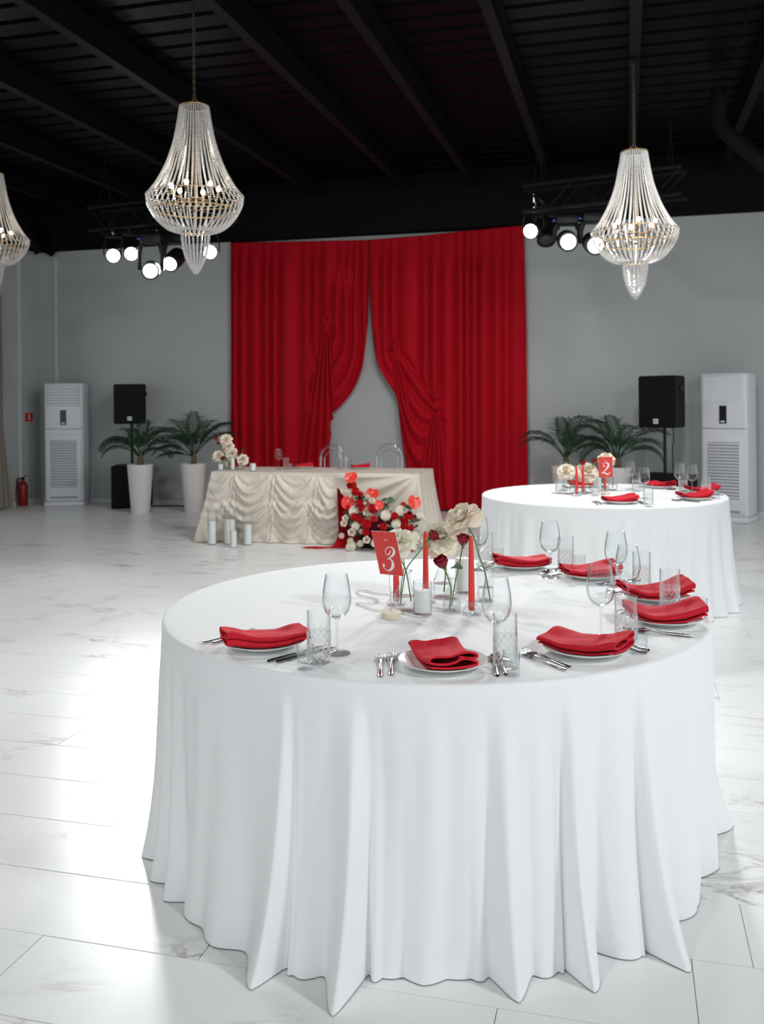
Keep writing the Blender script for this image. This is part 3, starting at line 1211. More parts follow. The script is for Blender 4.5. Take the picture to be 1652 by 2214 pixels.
def settle(items, discs, center, R):
    """keep standing things clear of plates and of one another: items [(pos, r)], discs [(pos, r)]"""
    P = [Vector(p) for p, _ in items]
    for it in range(200):
        for i in range(len(P)):
            ri = items[i][1]
            for q, rq in discs:
                d = P[i] - q
                d.z = 0
                need = ri + rq + 0.002
                if d.length < need:
                    P[i] += d.normalized() * (need - d.length) * 0.6
            for j in range(len(P)):
                if j != i:
                    d = P[i] - P[j]
                    d.z = 0
                    need = ri + items[j][1] + 0.002
                    if d.length < need:
                        P[i] += d.normalized() * (need - d.length) * 0.5
            d = P[i] - center
            d.z = 0
            if d.length > R - ri - 0.01:
                P[i] -= d.normalized() * (d.length - (R - ri - 0.01))
    return P


def lay_glasses(tname, rows, discs, center, R):
    base = [(PZ(px, py, SURF), {'w': 0.0373, 't': 0.0322, 's': 0.0226}[k]) for (px, py), w, k in rows]
    for p, ((px, py), w, k) in zip(settle(base, discs, center, R), rows):
        if k == 'w':
            wine_glass(p, f'clear stemmed wine glass of the {w} place setting on {tname}', f'wine glasses on {tname}')
        elif k == 't':
            tumbler(p, f'cut-glass highball tumbler of the {w} place setting on {tname}', f'tumblers on {tname}', rnd.uniform(0, 3))
        else:
            shot_glass(p, f'small clear shot glass of the {w} place setting on {tname}', f'shot glasses on {tname}')


discs3 = [(T3 + Vector((r * cos(camdir(a)), r * sin(camdir(a)), 0)), 0.1175) for a, r, *_ in seats3]
lay_glasses(TABLE3, (
    ((729, 1413), 'leftmost', 'w'), ((1075, 1426), 'front centre', 'w'), ((1297, 1385), 'front right', 'w'), ((1381, 1330), 'rightmost', 'w'),
    ((1334, 1281), 'second from right', 'w'), ((1192, 1248), 'back right', 'w'), ((1036, 1232), 'farthest', 'w'),
    ((690, 1432), 'leftmost', 't'), ((1093, 1443), 'front centre', 't'), ((1341, 1397), 'front right', 't'), ((1447, 1326), 'rightmost', 't'),
    ((1388, 1276), 'second from right', 't'), ((1229, 1236), 'back right', 't'), ((1061, 1224), 'farthest', 't'),
    ((660, 1446), 'leftmost', 's'), ((1106, 1460), 'front centre', 's'), ((1383, 1412), 'front right', 's'), ((1496, 1348), 'rightmost', 's'),
    ((1255, 1234), 'back right', 's'), ((1083, 1218), 'farthest', 's')), discs3, T3, R3)

# ------------------------------------------------------------------ centrepiece of table 3
def bottle(loc, label, prof, group, swirl=0.0, facets=0, rot=0):
    t = thing('bud_vase', label, 'vase', loc, rot, group)

    def rf(a, z):
        k = 1.0
        if swirl and z < prof[-1][1] * 0.55:
            k += swirl * sin(9 * a + z * 260)
        if facets:
            k += 0.03 * abs(sin(a * facets / 2)) * smooth01((prof[-1][1] * 0.75 - z) / 0.02)
        return k
    full = []
    for (a, b), (c, d) in zip(prof, prof[1:]):
        st = 5
        for i in range(st):
            full.append((lerp(a, c, i / st), lerp(b, d, i / st)))
    full.append(prof[-1])
    MB().lathe(full, 72, rfun=rf).build('glass_body', 'glass_cut' if swirl else 'glass_thick', t, angle=50)
    r, z = prof[-1]
    MB().tube([(r * cos(2 * pi * i / 24), r * sin(2 * pi * i / 24), z) for i in range(24)], 0.0016, 6, closed=True).build('lip', 'glass_thick', t)
    rw = prof[2][0] * 0.92
    hw = prof[-1][1] * 0.38
    MB().lathe([(0, 0.006), (rw * 0.95, 0.006), (interp([(z_, r_) for r_, z_ in prof[1:]], hw) * 0.93, hw), (0, hw)], 32).build('water', 'glass', t)
    return t


gv = 'bud vases on the table marked 3'
vA, vB, vC, vD = PZ(876, 1322, SURF), PZ(957, 1292, SURF), PZ(977, 1322, SURF), PZ(1050, 1300, SURF)
bottle(vA, 'swirl-patterned clear bottle vase behind the number 3 card, holding two rose stems', [(0, 0.0), (0.03, 0.0), (0.034, 0.006), (0.036, 0.03), (0.034, 0.055), (0.022, 0.085), (0.017, 0.10), (0.0165, 0.125), (0.024, 0.135)], gv, swirl=0.035)
bottle(vB, 'swirl-patterned clear bottle vase at the back of the group, beside the tall candle', [(0, 0.0), (0.03, 0.0), (0.034, 0.006), (0.035, 0.03), (0.033, 0.055), (0.022, 0.085), (0.016, 0.10), (0.016, 0.125), (0.021, 0.132)], gv, swirl=0.035)
bottle(vC, 'small faceted clear bottle vase holding two dark red roses, front of the group', [(0, 0.0), (0.028, 0.0), (0.031, 0.005), (0.029, 0.03), (0.022, 0.06), (0.012, 0.082), (0.0105, 0.09), (0.0105, 0.10), (0.0145, 0.108)], gv, facets=10)
bottle(vD, 'straight clear cylinder vase holding the tallest blush rose', [(0, 0.0), (0.027, 0.0), (0.029, 0.004), (0.0285, 0.05), (0.0285, 0.10), (0.0285, 0.122), (0.031, 0.128)], gv)


def jar_candle(loc, label, r, h, wax_h, group=None, glassm='glass', wick=True):
    t = thing('jar_candle', label, 'candle', loc, 0, group)
    MB().lathe([(0, 0.0), (r * 0.9, 0.0), (r, 0.004), (r, h), (r - 0.0018, h), (r - 0.0022, 0.008), (0, 0.008)], 40).build('glass_jar', glassm, t)
    rw = r - 0.004
    MB().lathe([(0, 0.009), (rw, 0.009), (rw, wax_h - 0.002), (rw - 0.002, wax_h), (0, wax_h - 0.001)], 40).build('wax', 'wax_white', t)
    if wick:
        MB().tube([(0, 0, wax_h - 0.003), (0.001, 0, wax_h + 0.005)], 0.0008, 5).build('wick', 'wick', t)
    return t


jar_candle(PZ(914, 1328, SURF), 'short white jar candle at the front of the centrepiece on the table marked 3', 0.031, 0.106, 0.078)
jar_candle(PZ(1002, 1281, SURF), 'tall white candle in a clear cylinder, back of the centrepiece on the table marked 3', 0.030, 0.145, 0.125)


def taper(loc, label, group, h=0.245, lean=0.0, scale=1.0):
    t = thing('taper_candle', label, 'candle', loc, 0, group)
    t.scale = (scale,) * 3
    MB().lathe([(0.0, 0.014), (0.0095, 0.014), (0.0108, 0.02), (0.0104, 0.08), (0.0086, h * 0.75), (0.0066, h - 0.012), (0.0045, h - 0.003), (0.0, h)], 10).build('candle_stick', 'wax_red', t, angle=20)
    return t


def holder(loc, label, group, scale=1.0):
    t = thing('candle_holder', label, 'candle holder', loc, 0, group)
    t.scale = (scale,) * 3
    MB().lathe([(0.0, 0.0), (0.030, 0.0), (0.0335, 0.004), (0.030, 0.012), (0.0215, 0.024), (0.0165, 0.034), (0.0185, 0.044), (0.0150, 0.044), (0.0125, 0.036), (0.0118, 0.012), (0.0, 0.0115)],
               64, rfun=lambda a, z: 1.0 + 0.07 * cos(8 * a) * smooth01((0.03 - z) / 0.02)).build('glass_base', 'glass_thick', t, angle=40)
    return t


gt, gh = 'taper candles on the table marked 3', 'candle holders on the table marked 3'
for (px, py), w, hh in (((857, 1308), 'behind the number 3 card', 0.235), ((921, 1302), 'behind the short jar candle', 0.245), ((1020, 1328), 'right of the vases', 0.255)):
    q = PZ(px, py, SURF)
    holder(q, f'scalloped glass candle holder {w} on {TABLE3}', gh)
    taper(q, f'tall red taper candle {w} on {TABLE3}', gt, hh)

# pearls lying on the cloth
mb = MB()
path = catmull([PZ(x, y, SURF + 0.003) for x, y in ((848, 1285), (815, 1283), (790, 1277), (772, 1277), (780, 1287), (805, 1292), (818, 1300), (795, 1304), (770, 1303), (785, 1310), (810, 1318), (835, 1321), (862, 1322), (890, 1330), (915, 1334))], 10)
acc = 0.0
last = path[0]
mb.ico(last, 0.003, 2)
for p in path[1:]:
    while (p - last).length >= 0.0064:
        last = last + (p - last).normalized() * 0.0064
        mb.ico(last, 0.0031, 2)
o = mb.build('pearl_necklace', 'pearl')
tag(o, 'loosely curled string of small white pearls beside the number 3 card', 'pearls', kind='stuff')

# ------------------------------------------------------------------ number cards
def stroke(pts, ws, n=6, z=0.0):
    P = catmull([(x, y, w) for (x, y), w in zip(pts, ws)], n)
    vs, fs = [], []
    for i, p in enumerate(P):
        a, b = P[max(i - 1, 0)], P[min(i + 1, len(P) - 1)]
        tx, ty = b.x - a.x, b.y - a.y
        l = hypot(tx, ty) or 1
        nx, ny = -ty / l, tx / l
        w = max(p.z, 0.0002)
        vs += [(p.x + nx * w / 2, p.y + ny * w / 2, z), (p.x - nx * w / 2, p.y - ny * w / 2, z)]
    for i in range(len(P) - 1):
        fs.append((2 * i, 2 * i + 1, 2 * i + 3, 2 * i + 2))
    return vs, fs


def dot(x, y, r, z=0.0, n=16):
    vs = [(x + r * cos(2 * pi * i / n), y + r * sin(2 * pi * i / n), z) for i in range(n)]
    return vs, [tuple(range(n))]


CW, CH = 0.100, 0.148


def cardpt(x, y):
    # position read in the slanted card -> unit card coordinates -> metres, y up from the lower edge
    dx, dy = x - 70.0, y - 130.0
    det = 478 * 945 - 180 * 50.0
    a = (dx * 945 - 180 * dy) / det
    b = (478 * dy - 50 * dx) / det
    return ((a - 0.5) * CW, (1 - b) * CH)


def numeral3():
    mb = MB()
    k = CW / 478.0
    A = [(458, 548), (446, 610), (412, 655), (372, 640), (354, 590), (372, 530), (420, 492), (478, 500), (520, 548), (528, 610), (500, 670), (440, 725), (385, 770)]
    wa = [3, 22, 14, 12, 12, 12, 13, 22, 44, 48, 36, 18, 6]
    B = [(385, 770), (425, 748), (465, 760), (497, 805), (510, 870), (498, 930), (458, 985), (412, 1000), (368, 980), (332, 935), (318, 890)]
    wb_ = [6, 12, 24, 44, 52, 50, 34, 16, 12, 14, 26]
    for P, w in ((A, wa), (B, wb_)):
        mb.add(*stroke([cardpt(*q) for q in P], [x * k for x in w]))
    x, y = cardpt(326, 880)
    mb.add(*dot(x, y, 25 * k, 0.00004))
    return mb


def numeral2():
    mb = MB()
    P = [(-0.010, 0.078), (-0.017, 0.088), (-0.012, 0.101), (0.004, 0.107), (0.018, 0.098), (0.018, 0.080), (0.004, 0.060), (-0.014, 0.042), (-0.026, 0.027)]
    w = [0.006, 0.003, 0.003, 0.005, 0.011, 0.012, 0.009, 0.004, 0.003]
    mb.add(*stroke(P, w))
    Q = [(-0.030, 0.030), (-0.020, 0.037), (-0.006, 0.031), (0.008, 0.023), (0.022, 0.027), (0.030, 0.040)]
    mb.add(*stroke(Q, [0.003, 0.007, 0.010, 0.010, 0.006, 0.003], z=0.00004))
    x, y = P[0]
    mb.add(*dot(x + 0.001, y + 0.003, 0.005, 0.00008))
    return mb


def text_mesh(body, size):
    cu_ = bpy.data.curves.new('print', 'FONT')
    cu_.body = body
    cu_.size = size
    cu_.align_x = 'CENTER'
    ob = bpy.data.objects.new('print', cu_)
    COL.objects.link(ob)
    dg = bpy.context.evaluated_depsgraph_get()
    me = bpy.data.meshes.new_from_object(ob.evaluated_get(dg))
    bpy.data.objects.remove(ob)
    me.materials.clear()
    me.materials.append(MATS['print_white'])
    return me


def number_card(loc, label, num, yaw, lean, wire_h, tilt=0.0, scale=1.0, group='number cards'):
    t = thing('table_number', label, 'number card', loc, yaw, group)
    t.scale = (scale,) * 3
    b = MB()
    for k in range(4):
        z = 0.0048 * k
        b.lathe([(0, z), (0.0325, z), (0.033, z + 0.0005), (0.033, z + 0.0042), (0.0325, z + 0.0047), (0, z + 0.0047)], 48)
    b.build('wooden_base', 'birch', t)
    w = MB()
    w.tube([(0, 0, 0.012), (-0.003, 0, wire_h * 0.5), (-0.007, 0, wire_h)], 0.0009, 6)
    w.tube([(-0.007 + 0.012 * sin(q), -0.0025 + 0.001 * q / 6, wire_h + 0.012 - 0.012 * cos(q)) for q in [i * 2 * pi / 20 for i in range(22)]], 0.0009, 6)
    w.build('wire_clip', 'brass_wire', t)
    # the card stands in the clip, face towards -y, leaning sideways
    piv = Vector((-0.007, 0.0, wire_h - 0.004))
    c = MB().box((0.012, 0, CH / 2), (CW, 0.0012, CH)).build('card', 'card_edge', t, smooth=False, loc=piv, rot=(tilt, lean, 0))
    MB().add([(-CW / 2 + 0.0126, -0.0008, 0.0006), (CW / 2 + 0.0114, -0.0008, 0.0006), (CW / 2 + 0.0114, -0.0008, CH - 0.0006), (-CW / 2 + 0.0126, -0.0008, CH - 0.0006)], [(0, 1, 2, 3)]).build('printed_face', 'card_red', c, smooth=False)
    p = (numeral3() if num == 3 else numeral2()).build('numeral', 'print_white', c, smooth=False)
    p.location = (0.012, -0.0012, 0)
    p.rotation_euler = (pi / 2, 0, 0)
    q = place(text_mesh('table', 0.0085), 'small_print', c, (0.012 + (0.004 if num == 3 else 0.0), -0.0012, CH - 0.030), (pi / 2, 0, 0))
    return t


number_card(PZ(846, 1335, SURF), 'slanted red card printed with a white 3 on a round wooden stand', 3, TH - radians(40), radians(-2), 0.140, radians(14))
# ================================================================== flowers
def petal(L, W, a0, a1, cup, ruffle, seed, nu=8, nv=8, r0=0.002, tipw=0.9):
    """one petal growing from the origin up +z and outward +x; a0/a1 = tilt from vertical at base and tip"""
    mb = MB()
    xs, zs = [r0], [0.0]
    for j in range(nv):
        a = radians(lerp(a0, a1, (j + 0.5) / nv))
        xs.append(xs[-1] + L / nv * sin(a))
        zs.append(zs[-1] + L / nv * cos(a))

    def f(s, t):
        j = min(nv, int(round(t * nv)))
        u = 2 * s - 1
        w = W * (0.25 + 0.75 * smooth01(t / 0.55)) * sqrt(max(0.0, 1 - (max(0, t - 0.62) / 0.385) ** 2 * tipw))
        a = radians(lerp(a0, a1, t))
        y = u * w
        inward = cup * u * u * w
        ru = ruffle * t * t * noise.noise(Vector((u * 2.1 + seed, t * 2.3, seed * 1.7)))
        return (xs[j] - inward * cos(a) + ru * cos(a), y * (1 - 0.18 * cup * u * u), zs[j] + inward * sin(a) + ru * sin(a) * 0.6)
    mb.grid(f, nu, nv)
    return mb


_PET = {}


def petal_mesh(key, material, *args):
    k = (key, material)
    if k not in _PET:
        _PET[k] = petal(*args).mesh('petal', material, angle=None)
    return _PET[k]


def orient(axis):
    return Vector(axis).to_track_quat('Z', 'Y').to_euler()


def rose(stem_pts, axis, kind, label, group, size=1.0, leaves=(), joined=False, cat='rose'):
    """a single rose stem: stem_pts run from the bloom down into the vase"""
    head = Vector(stem_pts[0])
    t = thing('rose_stem', label, cat, head, 0, group)
    pts = [Vector(p) - head for p in stem_pts]
    axis = Vector(axis).normalized()
    MB().tube(catmull(pts, 6), 0.0021 * size, 7).build('stem', 'stem_green', t)
    if kind == 'red':
        m = 'rose_red'
        whorls = [(3, 0.034, 0.012, 8, -14, 0.7, 0.002, 0), (4, 0.039, 0.016, 20, -10, 0.6, 0.003, 20), (4, 0.042, 0.019, 34, -6, 0.5, 0.004, 50), (4, 0.041, 0.020, 44, 14, 0.45, 0.006, 10)]
    else:
        m = 'rose_white' if kind == 'white' else 'rose_blush'
        whorls = [(4, 0.030, 0.014, 10, -8, 0.6, 0.006, 0), (5, 0.038, 0.021, 26, 12, 0.5, 0.010, 30), (5, 0.045, 0.027, 42, 66, 0.35, 0.013, 10), (6, 0.054, 0.031, 58, 112, 0.2, 0.016, 40), (5, 0.058, 0.033, 74, 150, 0.1, 0.018, 15)]
    rot = orient(axis)
    R = rot.to_matrix().to_4x4()
    base = axis * (-0.004 * size)
    acc = MB()
    for wi, (n, L, W, a0, a1, cup, ruf, off) in enumerate(whorls):
        for k in range(n):
            ang = 2 * pi * k / n + radians(off) + rnd.uniform(-0.15, 0.15)
            v = k % 3
            args = (L, W, a0, a1, cup, ruf, wi * 7 + v * 3.1 + 1)
            M = R @ Matrix.Rotation(ang, 4, 'Z')
            if joined:
                pm = petal(*args, 4, 4)
                acc.add(pm.v, pm.f, Matrix.Translation(base) @ M @ Matrix.Scale(size, 4))
            else:
                o = place(petal_mesh((kind, wi, v), m, *args), 'petal', t, base, M.to_euler(), size)
    if joined:
        acc.build('bloom', m, t, angle=None)
    # sepals
    sep = MB()
    for k in range(5):
        pm = petal(0.024, 0.005, 62, 128 if kind != 'red' else 20, 0.2, 0.001, k, 3, 5, r0=0.002)
        sep.add(pm.v, pm.f, Matrix.Translation(base) @ R @ Matrix.Rotation(2 * pi * k / 5, 4, 'Z') @ Matrix.Scale(size, 4))
    sep.lathe([(0, -0.010), (0.004, -0.008), (0.006, -0.002), (0.004, 0.003)], 10, M=Matrix.Translation(base) @ R @ Matrix.Scale(size, 4))
    sep.build('calyx', 'sepal_green', t, angle=None)
    for (pos, ax, sz) in leaves:
        lf = MB()
        pm = petal(0.05 * sz, 0.017 * sz, 50, 85, 0.25, 0.004, 3, 5, 8, tipw=1.0)
        lf.add(pm.v, pm.f, Matrix.Translation(Vector(pos) - head) @ orient(ax).to_matrix().to_4x4())
        lf.build('leaf', 'leaf_green', t, angle=None)
    return t


def cdir(x, y, z):
    v = room(x, y)
    return Vector((v.x, v.y, z))


gr = 'roses in the vases on the table marked 3'
Ya = 3.02
rose([PY(861, 1172, Ya), PY(866, 1205, Ya), PY(878, 1235, Ya), PY(885, 1275, Ya + 0.02), PY(889, 1300, Ya + 0.03)], cdir(-0.25, -0.5, 0.8), 'white', 'open ivory rose partly behind the number 3 card', gr, 1.02)
rose([PY(871, 1196, Ya + 0.05), PY(874, 1225, Ya + 0.04), PY(868, 1262, Ya + 0.02), PY(866, 1300, Ya)], cdir(0.3, -0.3, 0.8), 'red', 'small dark red rose low behind the number 3 card', gr, 0.8)
rose([PY(927, 1166, Ya), PY(905, 1195, Ya), PY(880, 1228, Ya), PY(872, 1262, Ya), PY(866, 1305, Ya)], cdir(0.75, -0.2, 0.62), 'red', 'dark red rose bud leaning right above the middle taper candle', gr, 0.95)
Yb = 3.22
rose([PY(953, 1162, Yb), PY(955, 1195, Yb), PY(963, 1235, Yb), PY(960, 1280, Yb)], cdir(-0.1, -0.65, 0.6), 'white', 'open ivory rose in the middle of the centrepiece, below the blush rose', gr, 1.22)
Yc = 3.02
rose([PY(1001, 1178, Yc), PY(993, 1220, Yc), PY(985, 1255, Yc), PY(976, 1310, Yc)], cdir(0.0, -0.25, 1), 'red', 'upright dark red rose bud with green sepals between two taper candles', gr, 1.0,
     leaves=((PY(991, 1228, Yc), cdir(-0.8, 0.1, 0.9), 1.0), (PY(990, 1230, Yc), cdir(0.9, 0, 0.55), 0.8)))
rose([PY(960, 1226, Yc), PY(969, 1250, Yc), PY(975, 1275, Yc), PY(972, 1318, Yc)], cdir(-0.35, -0.35, 0.75), 'red', 'fuller dark red rose hanging low at the centre of the centrepiece', gr, 1.12)
Yd = 3.16
rose([PY(999, 1122, Yd), PY(1024, 1160, Yd), PY(1037, 1205, Yd), PY(1048, 1235, Yd), PY(1061, 1300, Yd)], cdir(-0.55, -0.3, 0.75), 'blush', 'tallest pale blush rose arching above the right taper candle', gr, 1.28)

# ================================================================== table marked 2
TABLE2 = 'the table marked 2'


def on2(px, py):
    return PZ(px, py, SURF)


PL2 = (((1341, 1088), 'front', 5, 0.0), ((1502, 1080), 'right', 4, 0.006), ((1519, 1066), 'far right', 6, 0.006), ((1428, 1055), 'far centre', -60, 0.0), ((1262, 1053), 'left', 190, 0.0))
discs2 = [(on2(*q[0]), 0.1175) for q in PL2] + [(on2(*q), 0.036) for q in ((1233, 1068), (1276, 1066), (1325, 1060))]
lay_glasses(TABLE2, (
    ((1219, 1060), 'left', 'w'), ((1363, 1058), 'far centre', 'w'), ((1393, 1078), 'front', 'w'), ((1470, 1066), 'far right', 'w'), ((1497, 1070), 'right', 'w'),
    ((1211, 1066), 'left', 't'), ((1376, 1062), 'far centre', 't'), ((1402, 1095), 'front', 't'), ((1489, 1064), 'far right', 't'), ((1527, 1073), 'right', 't'),
    ((1549, 1078), 'right', 's'), ((1389, 1060), 'far centre', 's')), discs2, T2, R2)
NAP = {}
for k, ((px, py), w, nax, fl) in enumerate(PL2):
    c = on2(px, py)
    plate(c, f'white porcelain plate of the {w} place setting on {TABLE2}', 'plates on the table marked 2')
    o = napkin_mesh(20 + k, L=0.22, flare=fl, bend=fl * 0.4).build('napkin', 'napkin_red', angle=50)
    o.location = c + Vector((0, 0, 0.0078))
    o.rotation_euler = (0, 0, camdir(nax) + pi / 2)
    tag(o, f'folded red napkin on the {w} plate of {TABLE2}', 'napkin', 'napkins on the table marked 2')
    dv = Vector((c.x - T2.x, c.y - T2.y, 0))
    a = atan2(dv.y, dv.x)
    face = a + pi
    left = face + pi / 2
    for name, side, offs in (('fork', 1, (0.162, 0.135)), ('knife', -1, (0.132, 0.154))):
        for q, off in enumerate(offs):
            pos = c + Vector((cos(left), sin(left), 0)) * off * side - Vector((cos(face), sin(face), 0)) * (0.095 - 0.012 * q)
            pos.z = SURF
            if hypot(pos.x - T2.x, pos.y - T2.y) > R2 - 0.01:
                pos += (T2 - pos).normalized() * 0.05
                pos.z = SURF
            o = place(FORK if name == 'fork' else KNIFE, name, None, pos, (0, 0, face - pi / 2))
            which = ('outer' if (q == 0) == (name == 'fork') else 'inner')
            tag(o, f'{which} steel {name} of the {w} place setting on {TABLE2}', name, f'{name}s on the table marked 2')
number_card(on2(1309, 1070), 'upright red card printed with a white 2 on a round wooden stand', 2, TH - radians(8), radians(-1), 0.13)
gt2, gh2 = 'taper candles on the table marked 2', 'candle holders on the table marked 2'
for (px, py), w, hh in (((1247, 1072), 'leftmost of three', 0.215), ((1261, 1068), 'between the two roses', 0.215), ((1308, 1061), 'behind the number 2 card', 0.20)):
    q = on2(px, py)
    holder(q, f'clear glass candle holder, {w}, on {TABLE2}', gh2)
    taper(q, f'red taper candle, {w}, on {TABLE2}', gt2, hh)
gv2 = 'bud vases on the table marked 2'
v1, v2, v3 = on2(1233, 1068), on2(1276, 1066), on2(1325, 1060)
pf = [(0, 0.0), (0.03, 0.0), (0.034, 0.006), (0.036, 0.03), (0.034, 0.055), (0.022, 0.085), (0.017, 0.10), (0.0165, 0.115), (0.022, 0.122)]
bottle(v1, 'clear bottle vase under the leftmost blush rose on the table marked 2', pf, gv2, swirl=0.03)
bottle(v2, 'clear bottle vase with several stems in the middle of the table marked 2', pf, gv2, swirl=0.03)
bottle(v3, 'clear bottle vase behind the number 2 card', pf, gv2, swirl=0.03)
jar_candle(on2(1293, 1062), 'white candle in a tall clear cylinder beside the number 2 card', 0.03, 0.14, 0.12)
jar_candle(on2(1287, 1072), 'small white candle in a clear jar at the foot of the number 2 card', 0.026, 0.07, 0.05)
gr2 = 'roses in the vases on the table marked 2'


def rose2(px, py, base, axis, kind, label, size):
    Yv = -base.x * ST + base.y * CT
    h = PY(px, py, Yv)
    rose([h, h.lerp(base + Vector((0, 0, 0.12)), 0.6), base + Vector((0, 0, 0.12)), base + Vector((0, 0, 0.02))], axis, kind, label, gr2, size, joined=True)


rose2(1224, 1018, v1, cdir(-0.2, -0.6, 0.7), 'blush', 'open blush rose at the left of the group on the table marked 2', 1.2)
rose2(1270, 1020, v2, cdir(0.1, -0.7, 0.6), 'blush', 'large open blush rose in the middle of the table marked 2', 1.5)
rose2(1311, 992, v3, cdir(0.0, -0.3, 0.9), 'blush', 'cream rose rising above the number 2 card', 1.25)
rose2(1261, 1006, v2, cdir(-0.2, -0.2, 1), 'red', 'left dark red rose bud behind the blush rose on the table marked 2', 1.1)
rose2(1283, 1003, v2, cdir(0.3, -0.2, 1), 'red', 'right dark red rose bud behind the blush rose on the table marked 2', 1.15)
rose2(1272, 1036, v2, cdir(0.1, -0.6, 0.5), 'red', 'low dark red rose under the blush rose on the table marked 2', 0.9)

# ================================================================== head table
HZ = 0.72
HA = PZ(457, 1020, HZ)            # front left corner of the top
HB = PZ(905, 1025, HZ)            # front right corner
ex = (HB - HA)
HL = ex.length
ex.normalize()
ey = Vector((-ex.y, ex.x, 0))
HD = 0.72
print('HEAD', HA, HB, HL, math.degrees(atan2(ex.y, ex.x)))
HROT = atan2(ex.y, ex.x)
HM = Matrix.Translation(Vector((HA.x, HA.y, 0))) @ Matrix.Rotation(HROT, 4, 'Z')


def ht(x, y, z=0.0):
    return HM @ Vector((x, y, z))


t = thing('head_table', 'long rectangular head table hidden under the beige draped cloth', 'table', HM.translation, HROT)
MB().box((HL / 2, HD / 2, HZ - 0.02), (HL - 0.03, HD - 0.03, 0.03)).build('tabletop', 'wood_table', t, smooth=False)
lg = MB().tube([(0, 0, 0), (0, 0, HZ - 0.034)], 0.02, 8).mesh('leg', 'steel')
for x, y in ((0.1, 0.1), (HL - 0.1, 0.1), (0.1, HD - 0.1), (HL - 0.1, HD - 0.1)):
    place(lg, 'leg', t, (x, y, 0))


def swag(x, h):
    """beige drape gathered in two staggered rows of swags; x along the front, h below the edge (0..0.75)"""
    d = 0.0
    for row, (h0, ph, sag, amp, per) in enumerate(((0.01, 0.10, 0.20, 0.030, 0.40), (0.30, 0.31, 0.22, 0.042, 0.47))):
        xx = x + ph + 0.06 * sin(x * 4.3 + row * 2.0)
        q = (xx / per) % 1.0
        cell = int(xx / per)
        rs = sin(cell * 12.9898 + row * 78.2) * 0.5 + 0.5
        dep = 4 * q * (1 - q)
        sg = sag * (0.65 + 0.6 * rs)
        hh = h0 + 0.06 * (rs - 0.5)
        c = (h - hh) - sg * dep
        k = smooth01((h - hh + 0.02) / 0.06) * (1 - smooth01((h - hh - 0.40) / 0.2))
        near = (1 - dep) ** 2
        wl = 0.085 + 0.03 * rs
        d += amp * k * (0.5 + 0.5 * sin(2 * pi * c / wl + 5 * rs)) * smooth01((c + 0.20) / 0.1) * (0.3 + 0.7 * dep)
        d += 0.055 * k * dep * math.exp(-((c - 0.01) / 0.10) ** 2)
        d += 0.035 * near * near * smooth01((h - hh) / 0.05) * (0.5 + 0.5 * sin(2 * pi * (x * 19 + h * 2.5 + rs)))
    d += 0.018 * noise.noise(Vector((x * 4.0, h * 5.0, 1.7)))
    return max(0.0, d)


def diag(x, h):
    """right part: long folds pulled up to the corner"""
    gx, gh_ = HL - 0.03, 0.02
    dx, dh = gx - x, h - gh_ + 0.03
    a = atan2(dh, dx + 0.02)
    r = hypot(dx, dh)
    return 0.035 * (0.5 + 0.5 * sin(a * 17 + 1.5 * sin(r * 3))) * smooth01(r / 0.2) + 0.01


PERIM = 2 * (HL + HD)


def per_pt(s):
    """perimeter from the front left corner, anticlockwise: position, outward normal, corner factor"""
    s %= PERIM
    for (L, p0, d, n) in ((HL, (0, 0), (1, 0), (0, -1)), (HD, (HL, 0), (0, 1), (1, 0)), (HL, (HL, HD), (-1, 0), (0, 1)), (HD, (0, HD), (0, -1), (-1, 0))):
        if s <= L:
            e = min(s, L - s)
            return Vector((p0[0] + d[0] * s, p0[1] + d[1] * s, 0)), Vector((*n, 0)), e, s, L, d
        s -= L
    return Vector((0, 0, 0)), Vector((0, -1, 0)), 0, 0, HL, (1, 0)


def hcloth(sv, t):
    s = sv * PERIM
    p, n, e, s0, L, d = per_pt(s)
    h = t * (HZ - 0.002)
    c = math.exp(-(e / 0.09) ** 2)
    # blend the normal towards the diagonal at the corners
    tang = Vector((*d, 0))
    dirn = n + tang * c * (1 if s0 > L / 2 else -1) * 0.999
    if n.y < -0.5:
        x = s0
        w = smooth01((x - HL * 0.60) / 0.12)
        disp = lerp(swag(x, h), diag(x, h), w)
        flare = 0.035
        disp *= 1.0 - 0.55 * smooth01((t - 0.6) / 0.4)
    elif n.x > 0.5:
        disp = 0.05 * (0.5 + 0.5 * sin(s0 * 34 + 2 * t)) * t + 0.03 * t
        flare = 0.05
    else:
        disp = 0.03 * (0.5 + 0.5 * sin(s0 * 28)) * t
        flare = 0.06
    disp *= smooth01(t / 0.06) * (1 - 0.8 * c)
    corner = (0.15 if p.x < HL / 2 else 0.10) * c * t ** 1.2
    ripple = 0.02 * sin(s * 31) * smooth01((t - 0.8) / 0.2)
    off = disp + flare * t ** 1.4 + corner + ripple + 0.003
    if n.y > 0.5:
        off = min(off, 0.05)
    q = p + dirn.normalized() * off if c < 0.5 else p + dirn.normalized() * off
    return (q.x, q.y, HZ + 0.003 - h)


mb = MB()
NS, NT = 620, 84
mb.grid(hcloth, NS, NT, closeu=True)
st = len(mb.v)
mb.grid(lambda a, b: (a * HL, b * HD, HZ + 0.0032), 2, 2)
o = mb.build('draped_tablecloth', 'satin_beige', loc=HM.translation, rot=(0, 0, HROT), angle=None)
tag(o, 'beige satin cloth gathered in swags over the long head table', 'tablecloth')
